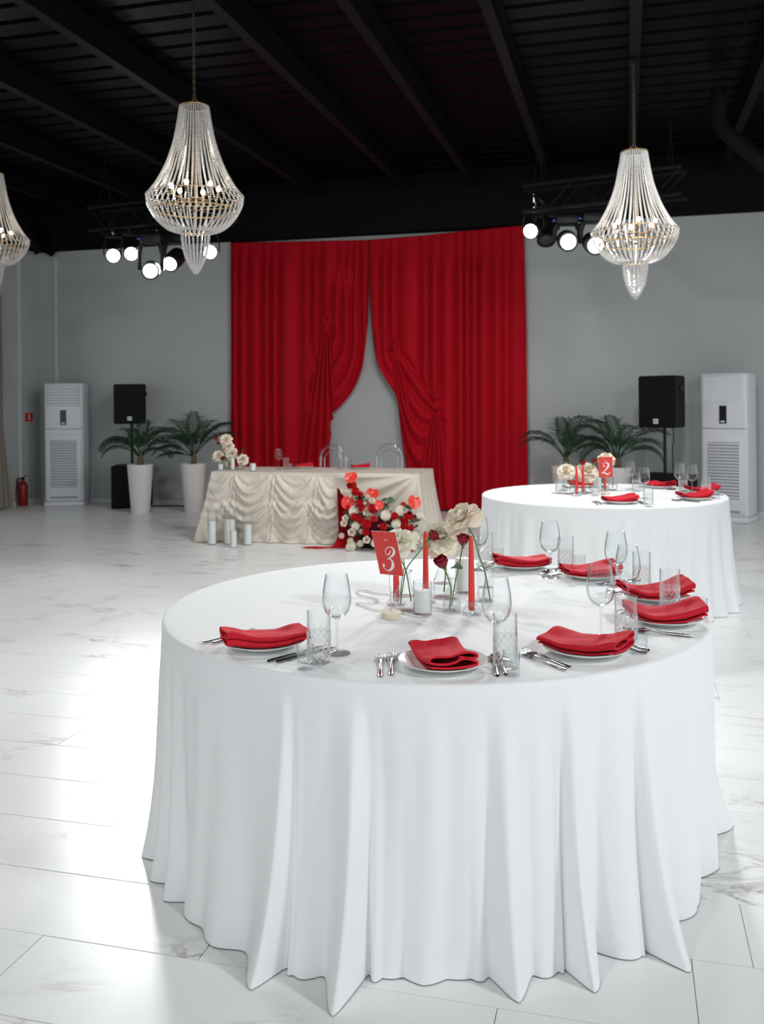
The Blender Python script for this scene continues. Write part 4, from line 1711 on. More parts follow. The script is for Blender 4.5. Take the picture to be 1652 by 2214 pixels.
# white net strands hung in arcs on the drape
mb = MB()
for (x0, x1, h0, h1, sg) in ((0.02, 0.42, 0.02, 0.05, 0.36), (0.1, 0.9, 0.03, 0.12, 0.42), (0.35, 1.25, 0.02, 0.42, 0.18), (0.55, 0.62, 0.0, 0.3, 0.06), (0.72, 1.3, 0.02, 0.5, 0.05), (1.0, 1.25, 0.02, 0.18, 0.05), (0.05, 0.75, 0.3, 0.35, 0.25), (0.8, 1.28, 0.45, 0.3, 0.05)):
    pts = []
    for i in range(25):
        q = i / 24
        x = lerp(x0, x1, q)
        h = lerp(h0, h1, q) + sg * 4 * q * (1 - q)
        h = min(h, 0.68)
        f = hcloth(x / PERIM, h / (HZ - 0.002))
        pts.append(Vector((f[0], f[1] - 0.006, f[2])))
    mb.tube(pts, 0.0022, 5)
o = mb.build('net_strands', 'net_white', loc=HM.translation, rot=(0, 0, HROT))
tag(o, 'thin white net strands looped over the beige drape', 'netting', kind='stuff')

HS = HZ + 0.0036


def onh(px, py):
    return PZ(px, py, HS)


wine_glass(onh(603, 1014), 'left clear goblet on the head table', 'goblets on the head table', 1.0)
wine_glass(onh(736, 1014), 'right clear goblet on the head table, between the acrylic chairs', 'goblets on the head table', 1.0)
RT = MB().lathe([(0, 0), (0.028, 0), (0.031, 0.003), (0.032, 0.12), (0.030, 0.12), (0.029, 0.01), (0, 0.01)], 72, rfun=lambda a, z: 1 + 0.04 * cos(18 * a)).mesh('ribbed_tumbler', 'glass_cut')
for (px, py), w in (((619, 1014), 'left'), ((750, 1011.5), 'right')):
    tag(place(RT, 'ribbed_tumbler', None, onh(px, py)), f'ribbed clear tumbler beside the {w} goblet on the head table', 'tumbler', 'tumblers on the head table')
shot_glass(onh(628, 1015), 'small clear shot glass beside the left goblet on the head table', None)
for (px, py), w, nx in (((655, 1012), 'left', 20), ((779, 1014), 'right', 5)):
    c = onh(px, py)
    plate(c, f'white plate under the {w} red napkin on the head table', 'plates on the head table')
    o = napkin_mesh(30 + nx, L=0.2, flare=0.0).build('napkin', 'napkin_red', angle=50)
    o.location = c + Vector((0, 0, 0.0078))
    o.rotation_euler = (0, 0, camdir(nx) + pi / 2)
    tag(o, f'folded red napkin on the {w} plate of the head table', 'napkin', 'napkins on the head table')
jar_candle(onh(477, 1017), 'short white candle in a clear jar at the left end of the head table', 0.031, 0.085, 0.065)
jar_candle(onh(503, 1016), 'tall white candle among the roses on the head table', 0.026, 0.135, 0.13)
jar_candle(onh(547, 1019), 'white candle in a clear glass standing alone on the head table', 0.034, 0.09, 0.08)
vw = onh(490, 1015)
vx = onh(520, 1015)
for (q, w) in ((vw, 'left'), (vx, 'right')):
    bottle(q, f'{w} clear rose vase at the left end of the head table', pf, 'vases on the head table')
grh = 'roses on the head table'


def fluffy():
    r = random.Random(3)
    mb = MB()
    for wi, (n, L, W, a0, a1, cup) in enumerate(((5, 0.7, 0.28, 6, 10, 0.4), (7, 0.8, 0.32, 25, 30, 0.35), (9, 0.95, 0.34, 45, 60, 0.3), (10, 1.05, 0.36, 65, 85, 0.25), (9, 1.05, 0.36, 85, 115, 0.2))):
        for k in range(n):
            pm = petal(L * r.uniform(0.9, 1.1), W, a0, a1, cup, 0.3, wi * 9 + k, 4, 4, r0=0.03)
            mb.add(pm.v, pm.f, Matrix.Translation((0, 0, -0.25)) @ Matrix.Rotation(2 * pi * k / n + r.uniform(0, 0.5), 4, 'Z'))
    return mb.mesh('bloom', 'rose_blush', angle=None)


FLUFF = fluffy()


def roseh(px, py, base, axis, kind, label, size):
    Yv = -base.x * ST + base.y * CT
    h = PY(px, py, Yv)
    top = base + Vector((0, 0, 0.11))
    if kind == 'red':
        rose([h, h.lerp(top, 0.5) + Vector((0, 0, 0.01)), top, base + Vector((0, 0, 0.02))], axis, kind, label, grh, size, joined=True)
        return
    t = thing('rose_stem', label, 'rose', h, 0, grh)
    pts = [p - h for p in (h, h.lerp(top, 0.5) + Vector((0, 0, 0.01)), top, base + Vector((0, 0, 0.02)))]
    MB().tube(catmull(pts, 5), 0.003, 6).build('stem', 'stem_green', t)
    place(FLUFF, 'bloom', t, None, axis.to_track_quat('Z', 'Y').to_euler(), 0.036 * size)


for (px, py, b, ax, kd, lb, sz) in (
        (489, 950, vw, (0, -0.8, 0.4), 'blush', 'topmost cream rose at the left end of the head table', 1.75),
        (494, 965, vw, (0.1, -0.8, 0.4), 'blush', 'second blush rose from the top on the head table', 1.65),
        (472, 985, vw, (-0.2, -0.8, 0.4), 'blush', 'leftmost blush rose on the head table', 1.7),
        (502, 980, vw, (0.2, -0.8, 0.4), 'blush', 'cream rose in the middle of the head table flowers', 1.9),
        (496, 1001, vw, (0, -0.7, 0.5), 'blush', 'lowest cream rose on the head table, behind the tall candle', 1.2),
        (525, 993, vx, (0.3, -0.8, 0.4), 'blush', 'rightmost blush rose on the head table', 1.75),
        (469, 952, vw, (-0.3, -0.3, 0.8), 'red', 'topmost red rose bud at the left end of the head table', 1.1),
        (474, 962, vw, (-0.2, -0.3, 0.8), 'red', 'second red rose bud left of the cream roses on the head table', 1.1),
        (486, 973, vw, (-0.1, -0.4, 0.7), 'red', 'small red rose bud between the cream roses on the head table', 0.9),
        (483, 994, vw, (-0.2, -0.5, 0.6), 'red', 'dark red rose below the leftmost blush rose on the head table', 1.35),
        (506, 998, vx, (0.1, -0.5, 0.6), 'red', 'dark red rose right of the tall candle on the head table', 1.3),
        (526, 974, vx, (0.3, -0.3, 0.8), 'red', 'red rose bud above the rightmost blush rose', 1.2),
        (517, 984, vx, (0.1, -0.4, 0.7), 'red', 'red rose tucked left of the rightmost blush rose', 1.2),
        (519, 1003, vx, (0.1, -0.5, 0.5), 'red', 'small red bud under the rightmost blush rose', 0.8)):
    roseh(px, py, b, cdir(*ax), kd, lb, sz)

# ghost chairs behind the head table
def ghost_chair(px, label):
    base = PZ(px, 1018, HS)
    Yv = -base.x * ST + base.y * CT
    X = base.x * CT + base.y * ST
    c = PY(px, 1000, 10.62)
    t = thing('ghost_chair', label, 'chair', (c.x, c.y, 0), HROT, 'clear acrylic chairs')
    sw, sd = 0.19, 0.20
    for x in (-1, 1):
        MB().tube([(x * sw, -0.02, 0), (x * (sw - 0.01), -0.01, 0.45)], 0.017, 10).build('leg', 'acrylic', t)
        MB().tube([(x * sw, 0.40, 0), (x * (sw - 0.01), 0.37, 0.45)], 0.017, 10).build('leg', 'acrylic', t)
    MB().bbox((0, 0.18, 0.455), (0.42, 0.42, 0.022), 0.01, 2).build('seat', 'acrylic', t)
    def arch(w, h, y):
        pts = [(-w, y, 0.46)]
        for i in range(17):
            a = pi - pi * i / 16
            pts.append((w * cos(a), y + 0.03, h - w * 1.05 + w * 1.05 * sin(a)))
        pts.append((w, y, 0.46))
        return pts
    MB().tube(catmull(arch(0.155, 0.925, 0.37), 2), 0.016, 10).build('back_frame', 'acrylic', t)
    MB().tube(catmull(arch(0.105, 0.86, 0.37), 2), 0.010, 10).build('inner_hoop', 'acrylic', t)
    return t


ghost_chair(698, 'left clear acrylic chair with an arched back behind the head table')
ghost_chair(824, 'right clear acrylic chair with an arched back behind the head table')

# pillar candles in cylinders on the floor
gp = 'floor candles before the head table'
for (px, py, r, h, wx), w in (((459, 1177, 0.046, 0.36, 0.235), 'leftmost'), ((497, 1176, 0.062, 0.36, 0.245), 'widest'), ((505, 1169, 0.036, 0.32, 0.165), 'shortest'), ((536, 1178, 0.046, 0.36, 0.205), 'rightmost')):
    b = PZ(px, py, 0.0)
    if w == 'shortest':
        b = PZ(px, 1184, 0.0)
    jar_candle(b + Vector((0, 0, 0.001)), f'{w} of the white pillar candles in glass cylinders on the floor', r, h, wx, gp)
# ================================================================== floor flower arrangement
def pompon(n, L, W, seed, a0=10, a1=50):
    r = random.Random(seed)
    mb = MB()
    mb.ico((0, 0, 0), 0.55, 2)
    for i in range(n):
        z = 1 - 1.75 * (i + 0.5) / n
        ph = i * 2.39996
        rr = sqrt(max(0, 1 - z * z))
        d = Vector((rr * cos(ph), rr * sin(ph), z))
        q = d.to_track_quat('Z', 'Y').to_matrix()
        l = 1.0 * L * r.uniform(0.9, 1.08)
        b = d * 0.45
        side = q @ Vector((1, 0, 0))
        up = q @ Vector((0, 1, 0))
        w = W
        tip = d * l + up * 0.10
        mid = d * (0.45 + (l - 0.45) * 0.6)
        mb.add([b - side * w * 0.4, b + side * w * 0.4, mid + side * w - up * 0.02, mid - side * w - up * 0.02, tip + side * w * 0.55, tip - side * w * 0.55],
               [(0, 1, 2, 3), (3, 2, 4, 5)])
    return mb


MUM = pompon(110, 1.0, 0.09, 1).mesh('chrysanthemum', 'mum_white', angle=None)
POM = pompon(150, 0.82, 0.12, 2).mesh('pompon', 'mum_white', angle=None)
CARN = pompon(70, 0.95, 0.22, 3).mesh('carnation', 'flower_red', angle=None)
CARN_D = pompon(70, 0.95, 0.22, 5).mesh('carnation', 'flower_dark', angle=None)
CARN_C = pompon(90, 0.9, 0.2, 6).mesh('carnation', 'flower_coral', angle=None)


def rose_bloom(material):
    acc = MB()
    for wi, (n, L, W, a0, a1, cup, ruf, off) in enumerate([(3, 0.6, 0.3, 8, -14, 0.7, 0.05, 0), (4, 0.75, 0.42, 22, 0, 0.6, 0.08, 20), (5, 0.85, 0.5, 40, 18, 0.5, 0.1, 50), (5, 0.95, 0.55, 60, 60, 0.4, 0.12, 10)]):
        for k in range(n):
            pm = petal(L, W, a0, a1, cup, ruf, wi * 5 + k, 4, 5, r0=0.05)
            acc.add(pm.v, pm.f, Matrix.Translation((0, 0, -0.3)) @ Matrix.Rotation(2 * pi * k / n + radians(off), 4, 'Z'))
    return acc.mesh('rose_bloom', material, angle=None)


ROSE_C = rose_bloom('rose_blush')
ROSE_R = rose_bloom('flower_red')


def anthurium_meshes():
    mb = MB()

    def f(s, t):
        a = 2 * pi * s
        # heart outline, notch at +y
        r = (1.0 - 0.42 * math.exp(-((abs(((a - pi / 2 + pi) % (2 * pi)) - pi)) / 0.33) ** 2)) * (1 + 0.18 * max(0, -sin(a)) ** 3)
        q = t
        return (r * q * cos(a), r * q * sin(a), 0.22 * q * q - 0.10 * q ** 4 + 0.03 * sin(6 * a) * q * q)
    mb.grid(f, 40, 10, closeu=True)
    sp = MB().tube([(0, 0.25, 0.02), (0.02, 0.18, 0.22), (0.05, 0.02, 0.45), (0.06, -0.2, 0.55)], [0.07, 0.075, 0.065, 0.03], 8)
    return mb.mesh('anthurium', 'flower_coral', angle=None), sp.mesh('spadix', 'rose_blush')


ANT, SPX = anthurium_meshes()
YF = 9.15
fa_c = PZ(800, 1183, 0.0)
fa = thing('floor_flower_arrangement', 'red and white flower arrangement standing on the floor before the head table', 'flowers', fa_c, 0)


def fp(cx, cy, dY):
    """position read in the arrangement close-up -> local position"""
    px, py = 680 + cx / 5.507, 1000 + cy / 5.507
    dxx, dyy = _ray(px, py)
    fr = ht(0, 0)
    # depth of the table front plane along this ray
    X = dxx / F
    d_ = room(X, 1.0)
    p0 = HM.translation
    nrm = -ey
    k = p0.dot(nrm) / d_.dot(nrm)
    Yp = k - 0.16 - dY
    return PY(px, py, Yp) - fa_c


SC = 1.0 / 5.507 / F * 8.9
fl_list = []
for (cx, cy, r, k) in ((435, 170, 78, 'a'), (400, 470, 82, 'a'), (690, 370, 80, 'a'), (770, 500, 62, 'a'), (1190, 465, 82, 'a'), (640, 520, 60, 'a'),
                       (350, 345, 40, 'm'), (400, 345, 38, 'm'), (550, 340, 32, 'p'), (635, 412, 40, 'p'), (685, 455, 48, 'p'), (470, 582, 62, 'm'), (622, 588, 58, 'w'), (372, 668, 52, 'w'), (352, 725, 48, 'w'),
                       (850, 632, 62, 'm'), (1027, 575, 62, 'm'), (975, 730, 58, 'm'), (1100, 748, 40, 'p'), (322, 872, 40, 'p'), (428, 935, 44, 'p'), (436, 1012, 60, 'm'), (545, 965, 46, 'p'), (490, 755, 50, 'm'), (445, 830, 56, 'w'),
                       (622, 918, 52, 'w'), (1255, 635, 40, 'm'), (1295, 665, 34, 'm'), (1195, 880, 62, 'm'), (1110, 830, 38, 'w'), (560, 820, 36, 'p'), (600, 490, 30, 'm'),
                       (420, 275, 42, 'r'), (470, 268, 40, 'c'), (490, 345, 55, 'r'), (545, 370, 40, 'r'), (545, 492, 52, 'r'), (565, 545, 45, 'r'), (700, 545, 62, 'r'), (400, 545, 42, 'r'), (480, 640, 55, 'r'), (545, 680, 52, 'r'), (700, 672, 44, 'c'), (620, 735, 60, 'r'), (705, 745, 55, 'd'),
                       (610, 830, 46, 'r'), (820, 762, 46, 'r'), (1055, 505, 38, 'c'), (955, 640, 48, 'r'), (1130, 620, 42, 'd'), (1150, 650, 36, 'r'), (1045, 690, 42, 'r'), (1060, 760, 40, 'r'), (900, 700, 46, 'd'), (790, 700, 48, 'd'), (540, 430, 36, 'd'), (505, 905, 46, 'd'), (680, 850, 50, 'd'), (1150, 780, 36, 'r'),
                       (760, 860, 50, 'r'), (860, 850, 46, 'd'), (950, 860, 44, 'r'), (720, 960, 46, 'm'), (820, 940, 46, 'p'), (900, 950, 50, 'd'), (1000, 930, 46, 'm'), (380, 800, 40, 'd'), (1160, 910, 34, 'r')):
    low = (cy - 100) / 900.0
    mid = 1 - abs((cx - 720) / 620.0)
    dY = 0.02 + 0.30 * max(0, min(1, low)) * (0.35 + 0.65 * mid) + rnd.uniform(-0.02, 0.02)
    if k == 'd':
        dY -= 0.06
    p = fp(cx, cy, dY)
    R_ = r * SC
    if p.z + fa_c.z < R_:
        p.z = R_ - fa_c.z
    tilt = cdir((cx - 720) / 900.0 + rnd.uniform(-.2, .2), -1, (550 - cy) / 900.0 + 0.35)
    if k == 'a':
        o = place(ANT, 'anthurium', fa, p, (tilt.to_track_quat('Z', 'Y') @ Euler((0, 0, rnd.uniform(-0.7, 0.7))).to_quaternion()).to_euler(), R_)
        place(SPX, 'spadix', o)
    else:
        me = {'m': MUM, 'p': POM, 'w': ROSE_C, 'r': CARN, 'd': CARN_D, 'c': CARN_C}[k]
        nm = {'m': 'chrysanthemum', 'p': 'pompon', 'w': 'rose', 'r': 'carnation', 'd': 'carnation', 'c': 'carnation'}[k]
        place(me, nm, fa, p, tilt.to_track_quat('Z', 'Y').to_euler(), R_ * 1.05)
# foliage and dark core that the blooms are set in
mb = MB()
for i in range(170):
    cx = rnd.uniform(330, 1180)
    cy = rnd.uniform(420, 1000)
    if cx > 900 and cy < 520:
        continue
    if cx < 420 and cy < 560:
        continue
    p = fp(cx, cy, rnd.uniform(-0.02, 0.12))
    if p.z + fa_c.z < 0.06:
        p.z = 0.06 - fa_c.z
    pm = petal(rnd.uniform(0.05, 0.09), 0.02, 40, 80, 0.2, 0.004, i, 3, 4)
    mb.add(pm.v, pm.f, Matrix.Translation(p) @ orient(cdir(rnd.uniform(-1, 1), -0.8, rnd.uniform(-0.3, 1))).to_matrix().to_4x4())
o = mb.build('foliage', 'leaf_green', fa, angle=None)
o['kind'] = 'stuff'
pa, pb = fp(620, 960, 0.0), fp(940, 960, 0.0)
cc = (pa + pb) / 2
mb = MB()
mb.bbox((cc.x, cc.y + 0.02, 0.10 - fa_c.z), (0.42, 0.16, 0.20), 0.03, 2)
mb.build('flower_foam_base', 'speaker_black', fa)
mb = MB()
for (a, b) in (((470, 640), (435, 190)), ((700, 640), (690, 380)), ((1000, 800), (1190, 490)), ((620, 700), (400, 480)), ((700, 700), (770, 520)), ((900, 800), (1030, 590)), ((930, 850), (1180, 870)), ((960, 800), (1270, 650)), ((560, 900), (430, 930))):
    mb.tube([fp(*a, 0.05), fp((a[0] + b[0]) / 2, (a[1] + b[1]) / 2 - 10, 0.05), fp(*b, 0.03)], 0.005, 6)
mb.build('stems', 'stem_green', fa)
sup = fp(700, 960, 0.0)
# red gauze runner hanging from the table and pooling on the floor
mb = MB()


def runner(s, t):
    path = [(0.0, 268, 300, -0.06), (0.35, 276, 560, -0.03), (0.62, 285, 790, 0.02), (0.76, 262, 905, 0.06), (0.86, 180, 985, 0.10), (0.94, 90, 1015, 0.12), (1.0, 20, 1022, 0.13)]
    cx = sinterp([(q[0], q[1]) for q in path], t)
    cy = sinterp([(q[0], q[2]) for q in path], t)
    dy = sinterp([(q[0], q[3]) for q in path], t)
    w = interp([(0, 18), (0.12, 75), (0.6, 130), (0.75, 150), (0.85, 190), (1.0, 150)], t)
    fold = 0.022 * sin(s * 21 + 3 * t)
    lay = smooth01((t - 0.72) / 0.15)
    p = fp(cx + w * s * (1 - 0.1 * lay), cy + (8 * s) * (1 - lay) + lay * 16 * (s - 0.4), dy + fold * (1 - lay)) + fa_c
    if lay > 0:
        p.z = lerp(p.z, 0.006 + 0.010 * (0.5 + 0.5 * sin(s * 23 + 9 * t)), lay)
    p.z = max(p.z, 0.004)
    return p


mb.grid(runner, 46, 60)
for i in range(16):
    q = runner(i / 15, 1.0)
    mb.tube([q, q + cdir(-0.05 - 0.05 * rnd.random(), rnd.uniform(-0.02, 0.02), 0), q + cdir(-0.10 - 0.08 * rnd.random(), rnd.uniform(-0.04, 0.03), 0)], [0.006, 0.005, 0.002], 5)
o = mb.build('gauze_runner', 'runner_red', angle=None)
tag(o, 'red gauze runner hanging down the head table and pooling on the floor', 'fabric runner')
mb = MB()


def runner2(s, t):
    cx = lerp(1060, 1085, s) + 20 * sin(t * 3)
    cy = interp([(0, 600), (0.75, 1040), (1, 1060)], t)
    p = fp(cx + 26 * s + 95 * smooth01((t - 0.7) / 0.3) * s, cy, 0.20 + 0.02 * sin(9 * s)) + fa_c
    p.z = max(p.z, 0.006 + 0.004 * s)
    return p


mb.grid(runner2, 12, 30)
o = mb.build('gauze_tail', 'runner_red', angle=None)
tag(o, 'narrow red gauze tail falling from the right side of the floor flowers', 'fabric runner')

# ================================================================== chandeliers
CH_UP = [(0.0, 0.103), (-0.10, 0.118), (-0.259, 0.150), (-0.42, 0.205), (-0.55, 0.272), (-0.615, 0.318), (-0.647, 0.345)]
CH_BOWL = [(-0.647, 0.345), (-0.70, 0.337), (-0.745, 0.318), (-0.80, 0.285), (-0.85, 0.24), (-0.885, 0.19), (-0.90, 0.14), (-0.902, 0.105)]
CH_TAIL = [(-0.902, 0.100), (-0.97, 0.096), (-1.05, 0.082), (-1.10, 0.067), (-1.165, 0.037), (-1.20, 0.012), (-1.208, 0.002)]


def bead_strand(tab, step, r, a1=0.0, sub=1):
    P = catmull([(x, 0, z) for z, x in tab], 24)
    mb = MB()
    last = P[0]
    acc = [last]
    mb.ico(last, r, sub)
    for p in P[1:]:
        while (p - last).length >= step:
            last = last + (p - last).normalized() * step
            mb.ico(last, r, sub)
    return mb


B_UP = bead_strand(CH_UP, 0.0155, 0.0070).mesh('bead_strand', 'crystal', smooth=False)
B_BOWL = bead_strand(CH_BOWL, 0.0165, 0.0076).mesh('bead_strand', 'crystal', smooth=False)
B_TAIL = bead_strand(CH_TAIL, 0.0165, 0.0076).mesh('bead_strand', 'crystal', smooth=False)


def ring_mesh(r, z, th, material, n=48):
    return MB().tube([(r * cos(2 * pi * i / n), r * sin(2 * pi * i / n), z) for i in range(n)], th, 6, closed=True).mesh('ring', material)


RING_TOP = ring_mesh(0.105, 0.0, 0.005, 'gold')
RING_MID = ring_mesh(0.343, -0.645, 0.005, 'gold')
RING_IN = ring_mesh(0.285, -0.745, 0.006, 'gold')
RING_LOW = ring_mesh(0.102, -0.902, 0.005, 'gold')
BULB = MB().lathe([(0.0, 0.0), (0.008, 0.002), (0.014, 0.012), (0.016, 0.022), (0.012, 0.034), (0.0, 0.04)], 14).mesh('bulb', 'bulb_glow')
ARM = MB().tube([(0, 0, -0.66), (0.09, 0, -0.67), (0.17, 0, -0.64)], 0.006, 6).tube([(0.17, 0, -0.645), (0.17, 0, -0.60)], 0.011, 8).mesh('lamp_arm', 'bronze')
CROSS = MB().tube([(0.0, 0, -0.745), (0.285, 0, -0.745)], 0.004, 5).mesh('spoke', 'bronze')
STEM_C = MB().tube([(0, 0, 0.02), (0, 0, -0.76)], 0.006, 8).mesh('centre_rod', 'bronze')
LINK = MB().tube([(0.009 * cos(a), 0, 0.017 * sin(a)) for a in [2 * pi * i / 12 for i in range(12)]], 0.0028, 5, closed=True).mesh('link', 'bronze')


def chandelier(px, ytop, Y, label, chain_to, watts, nu=42):
    p = PY(px, ytop, Y)
    t = thing('chandelier', label, 'chandelier', p, rnd.uniform(0, 1), 'crystal chandeliers')
    for k in range(nu):
        place(B_UP, 'bead_strand', t, None, (0, 0, 2 * pi * k / nu))
    for k in range(nu):
        place(B_BOWL, 'bead_strand', t, None, (0, 0, 2 * pi * (k + 0.5) / nu))
    for k in range(20):
        place(B_TAIL, 'bead_strand', t, None, (0, 0, 2 * pi * k / 20))
    for nm, me in (('top_ring', RING_TOP), ('rim_ring', RING_MID), ('inner_ring', RING_IN), ('bottom_ring', RING_LOW), ('centre_rod', STEM_C)):
        place(me, nm, t)
    for k in range(6):
        a = 2 * pi * k / 6
        place(ARM, 'lamp_arm', t, None, (0, 0, a))
        place(BULB, 'bulb', t, (0.17 * cos(a), 0.17 * sin(a), -0.60))
        place(CROSS, 'spoke', t, None, (0, 0, a + 0.5))
    mb = MB()
    for k in range(3):
        a = 2 * pi * k / 3
        mb.tube([(0.1 * cos(a), 0.1 * sin(a), 0), (0, 0, 0.06)], 0.002, 4)
    mb.build('hanger', 'gold', t)
    n = max(1, int((chain_to - p.z - 0.06) / 0.026))
    for k in range(n):
        place(LINK, 'chain_link', t, (0, 0, 0.075 + 0.026 * k), (0, 0, (k % 2) * pi / 2))
    h = chain_to - p.z
    MB().tube([(0.012, 0, 0.03), (-0.008, 0.006, h * 0.3), (0.012, -0.004, h * 0.6), (-0.006, 0, h)], 0.003, 5).build('power_cord', 'cable_black', t)
    MB().lathe([(0, h), (0.05, h - 0.001), (0.05, h - 0.015), (0.02, h - 0.035), (0, h - 0.035)][::-1], 20).build('ceiling_rose', 'beam_paint', t)
    d = bpy.data.lights.new('chandelier_light', 'POINT')
    d.energy = watts
    d.color = (1.0, 0.88, 0.74)
    d.shadow_soft_size = 0.16
    lo = bpy.data.objects.new('chandelier_light', d)
    COL.objects.link(lo)
    lo.parent = t
    lo.location = (0, 0, -0.55)
    return t


chandelier(420, 231, 6.67, 'crystal bead chandelier hanging left of the red curtain, above the left spotlights', Z_CEIL - 0.002, 5)
chandelier(1371, 329, 7.55, 'crystal bead chandelier hanging at the right, before the right spotlights', BB - 0.001, 5)
chandelier(-17, 377, 9.25, 'crystal bead chandelier cut off by the left edge of the picture', Z_CEIL - 0.002, 5)

# ================================================================== stage lighting
def truss(a, b, label, drop):
    a, b = Vector(a), Vector(b)
    t = thing('lighting_truss', label, 'truss', a, 0, 'lighting trusses')
    d = b - a
    L = d.length
    ang = atan2(d.y, d.x)
    t.rotation_euler = (0, 0, ang)
    for (y, z) in ((-0.12, 0.0), (0.12, 0.0), (-0.12, 0.26), (0.12, 0.26)):
        MB().tube([(0, y, z), (L, y, z)], 0.022, 8).build('chord', 'truss_metal', t)
    n = int(L / 0.26)
    for y in (-0.12, 0.12):
        pts = [(L * i / n, y, 0.0 if i % 2 else 0.26) for i in range(n + 1)]
        MB().tube(pts, 0.009, 6).build('web_brace', 'truss_metal', t)
    for x in (0.08 * L, 0.92 * L):
        pts = [(x, 0, 0.26), (x, 0, Z_CEIL - a.z - 0.002)]
        MB().tube([(x - 0.0, -0.12, 0.26), (x, 0, 0.75), (x, 0.12, 0.26)], 0.005, 5).build('sling', 'truss_metal', t)
        MB().tube([(x, 0, 0.75), (x, 0, Z_CEIL - a.z - 0.002)], 0.006, 5).build('hanging_chain', 'truss_metal', t)
    return t


def head_frame(aim):
    d = Vector(aim).normalized()
    return d.to_track_quat('Z', 'Y')


def stage_light(px, py, Y, label, kind, aim, ztruss, watts=0, cone=40, lit=True, color=(1, 1, 1), blend=0.5):
    """kind: 'wash' = round multi-lens can, 'head' = moving head with yoke"""
    p = PY(px, py, Y)
    aim = Vector(aim)
    d = (aim - p).normalized()
    r = 0.085 if kind == 'wash' else 0.088
    depth = 0.20 if kind == 'wash' else 0.30
    c = p - d * depth * 0.55
    t = thing('stage_spotlight', label, 'spotlight', c, 0, 'stage spotlights')
    q = d.to_track_quat('Z', 'Y').to_euler()
    fr = depth * 0.55
    if kind == 'wash':
        prof = [(0, -0.09), (0.05, -0.09), (0.085, -0.06), (0.098, 0.0), (0.098, fr - 0.004), (0.090, fr), (0.086, fr - 0.006), (0, fr - 0.008)]
        prof = [(x * 0.85, z) for x, z in prof]
    else:
        prof = [(0, -0.15), (0.07, -0.15), (0.10, -0.11), (0.105, 0.0), (0.10, fr - 0.05), (0.10, fr - 0.002), (0.092, fr), (0.088, fr - 0.01), (0, fr - 0.012)]
    hd = MB().lathe(prof, 28).build('lamp_head', 'fixture_black', t, rot=q)
    if kind == 'wash':
        mb = MB().lathe([(0, fr + 0.002), (0.066, fr + 0.001), (0.066, fr - 0.003), (0, fr - 0.004)][::-1], 48, rfun=lambda a, z: 1 + 0.09 * abs(cos(6 * a)))
    else:
        mb = MB().lathe([(0, fr + 0.010), (0.05, fr + 0.006), (0.075, fr - 0.002), (0.075, fr - 0.006), (0, fr - 0.007)][::-1], 36)
    mb.build('lens', 'lens_glow' if lit else 'lens_dark', t, rot=q)
    # yoke hangs from the truss, across the horizontal axis of the head
    side = d.cross(Vector((0, 0, 1))).normalized()
    top = max(0.16, min(0.30, ztruss - c.z - 0.13))
    w = 0.125 if kind == 'head' else 0.11
    for s in (-1, 1):
        a = side * w * s
        MB().tube([a, a + Vector((0, 0, top * 0.6)), a * 0.8 + Vector((0, 0, top))], [0.022, 0.026, 0.03] if kind == 'head' else 0.008, 8).build('yoke_arm', 'fixture_black', t)
    bz = top + 0.045
    MB().bbox((0, 0, bz), (0.22, 0.18, 0.10) if kind == 'head' else (0.20, 0.05, 0.03), 0.015, 2, M=Matrix.Rotation(atan2(side.y, side.x), 4, 'Z')).build('base_box', 'fixture_black', t)
    # hook clamp up to the nearest lower chord of the truss
    ta, tb = (tl_a, tl_b) if px < 800 else (tr_a, tr_b)
    e = (tb - ta)
    e.z = 0
    e.normalize()
    nn = Vector((-e.y, e.x, 0))
    best = None
    for s in (-0.12, 0.12):
        k = max(0.03, min((tb - ta).length - 0.03, (c - ta).dot(e)))
        q_ = ta + e * k + nn * s
        q_.z = ztruss
        if best is None or (q_ - c).length < (best - c).length:
            best = q_
    best = best - c
    MB().tube([(0, 0, bz + 0.03), (best.x * 0.3, best.y * 0.3, bz + 0.07), (best.x, best.y, max(bz + 0.09, best.z - 0.03)), (best.x, best.y, best.z)], 0.012, 8).build('clamp', 'steel', t)
    if kind == 'head':
        MB().box((side.x * 0.13 - d.x * 0.0, side.y * 0.13, bz), (0.022, 0.022, 0.016)).build('status_light', 'led_blue', t)
    if watts and lit:
        add_spot('spot_light', p + d * 0.03, aim, watts, cone, blend, 0.12, color)
    return t


YL, YR = 10.4, 9.4
zl = PY(300, 512, YL).z
tl_a, tl_b = PY(205, 512, YL + 0.25), PY(505, 505, YL - 0.45)
tl_a.z = tl_b.z = 3.42
truss(tl_a, tl_b, 'dark lighting truss under the roof at the left', 1)
tr_a, tr_b = PY(1140, 466, YR + 0.12), PY(1480, 440, YR - 0.65)
tr_a.z = tr_b.z = 3.36
truss(tr_a, tr_b, 'dark lighting truss under the roof at the right', 1)
fa3 = room(0.1, 3.2, 0.75)
stage_light(245, 553, YL, 'leftmost lit wash light under the left truss', 'wash', room(-0.9, 0.5, 1.0), 3.42, 150, 45)
stage_light(284, 549, YL - 0.05, 'brightest lit wash light under the left truss, second from the left', 'wash', room(-0.2, 1.6, 0.9), 3.42, 400, 60, color=(0.97, 0.99, 1.0), blend=1.0)
stage_light(325, 586, YL - 0.20, 'lowest lit moving head under the left truss', 'head', room(-0.6, 1.0, 0.9), 3.42, 300, 36)
stage_light(367, 571, YL + 0.12, 'lit moving head under the left truss turned down to the left', 'head', room(-3.4, 5.0, 0.0), 3.42, 300, 60, blend=1.0)
stage_light(454, 545, YL - 0.3, 'lit wash light right of the left chandelier', 'wash', room(0.8, 0.2, 1.2), 3.42, 150, 45)
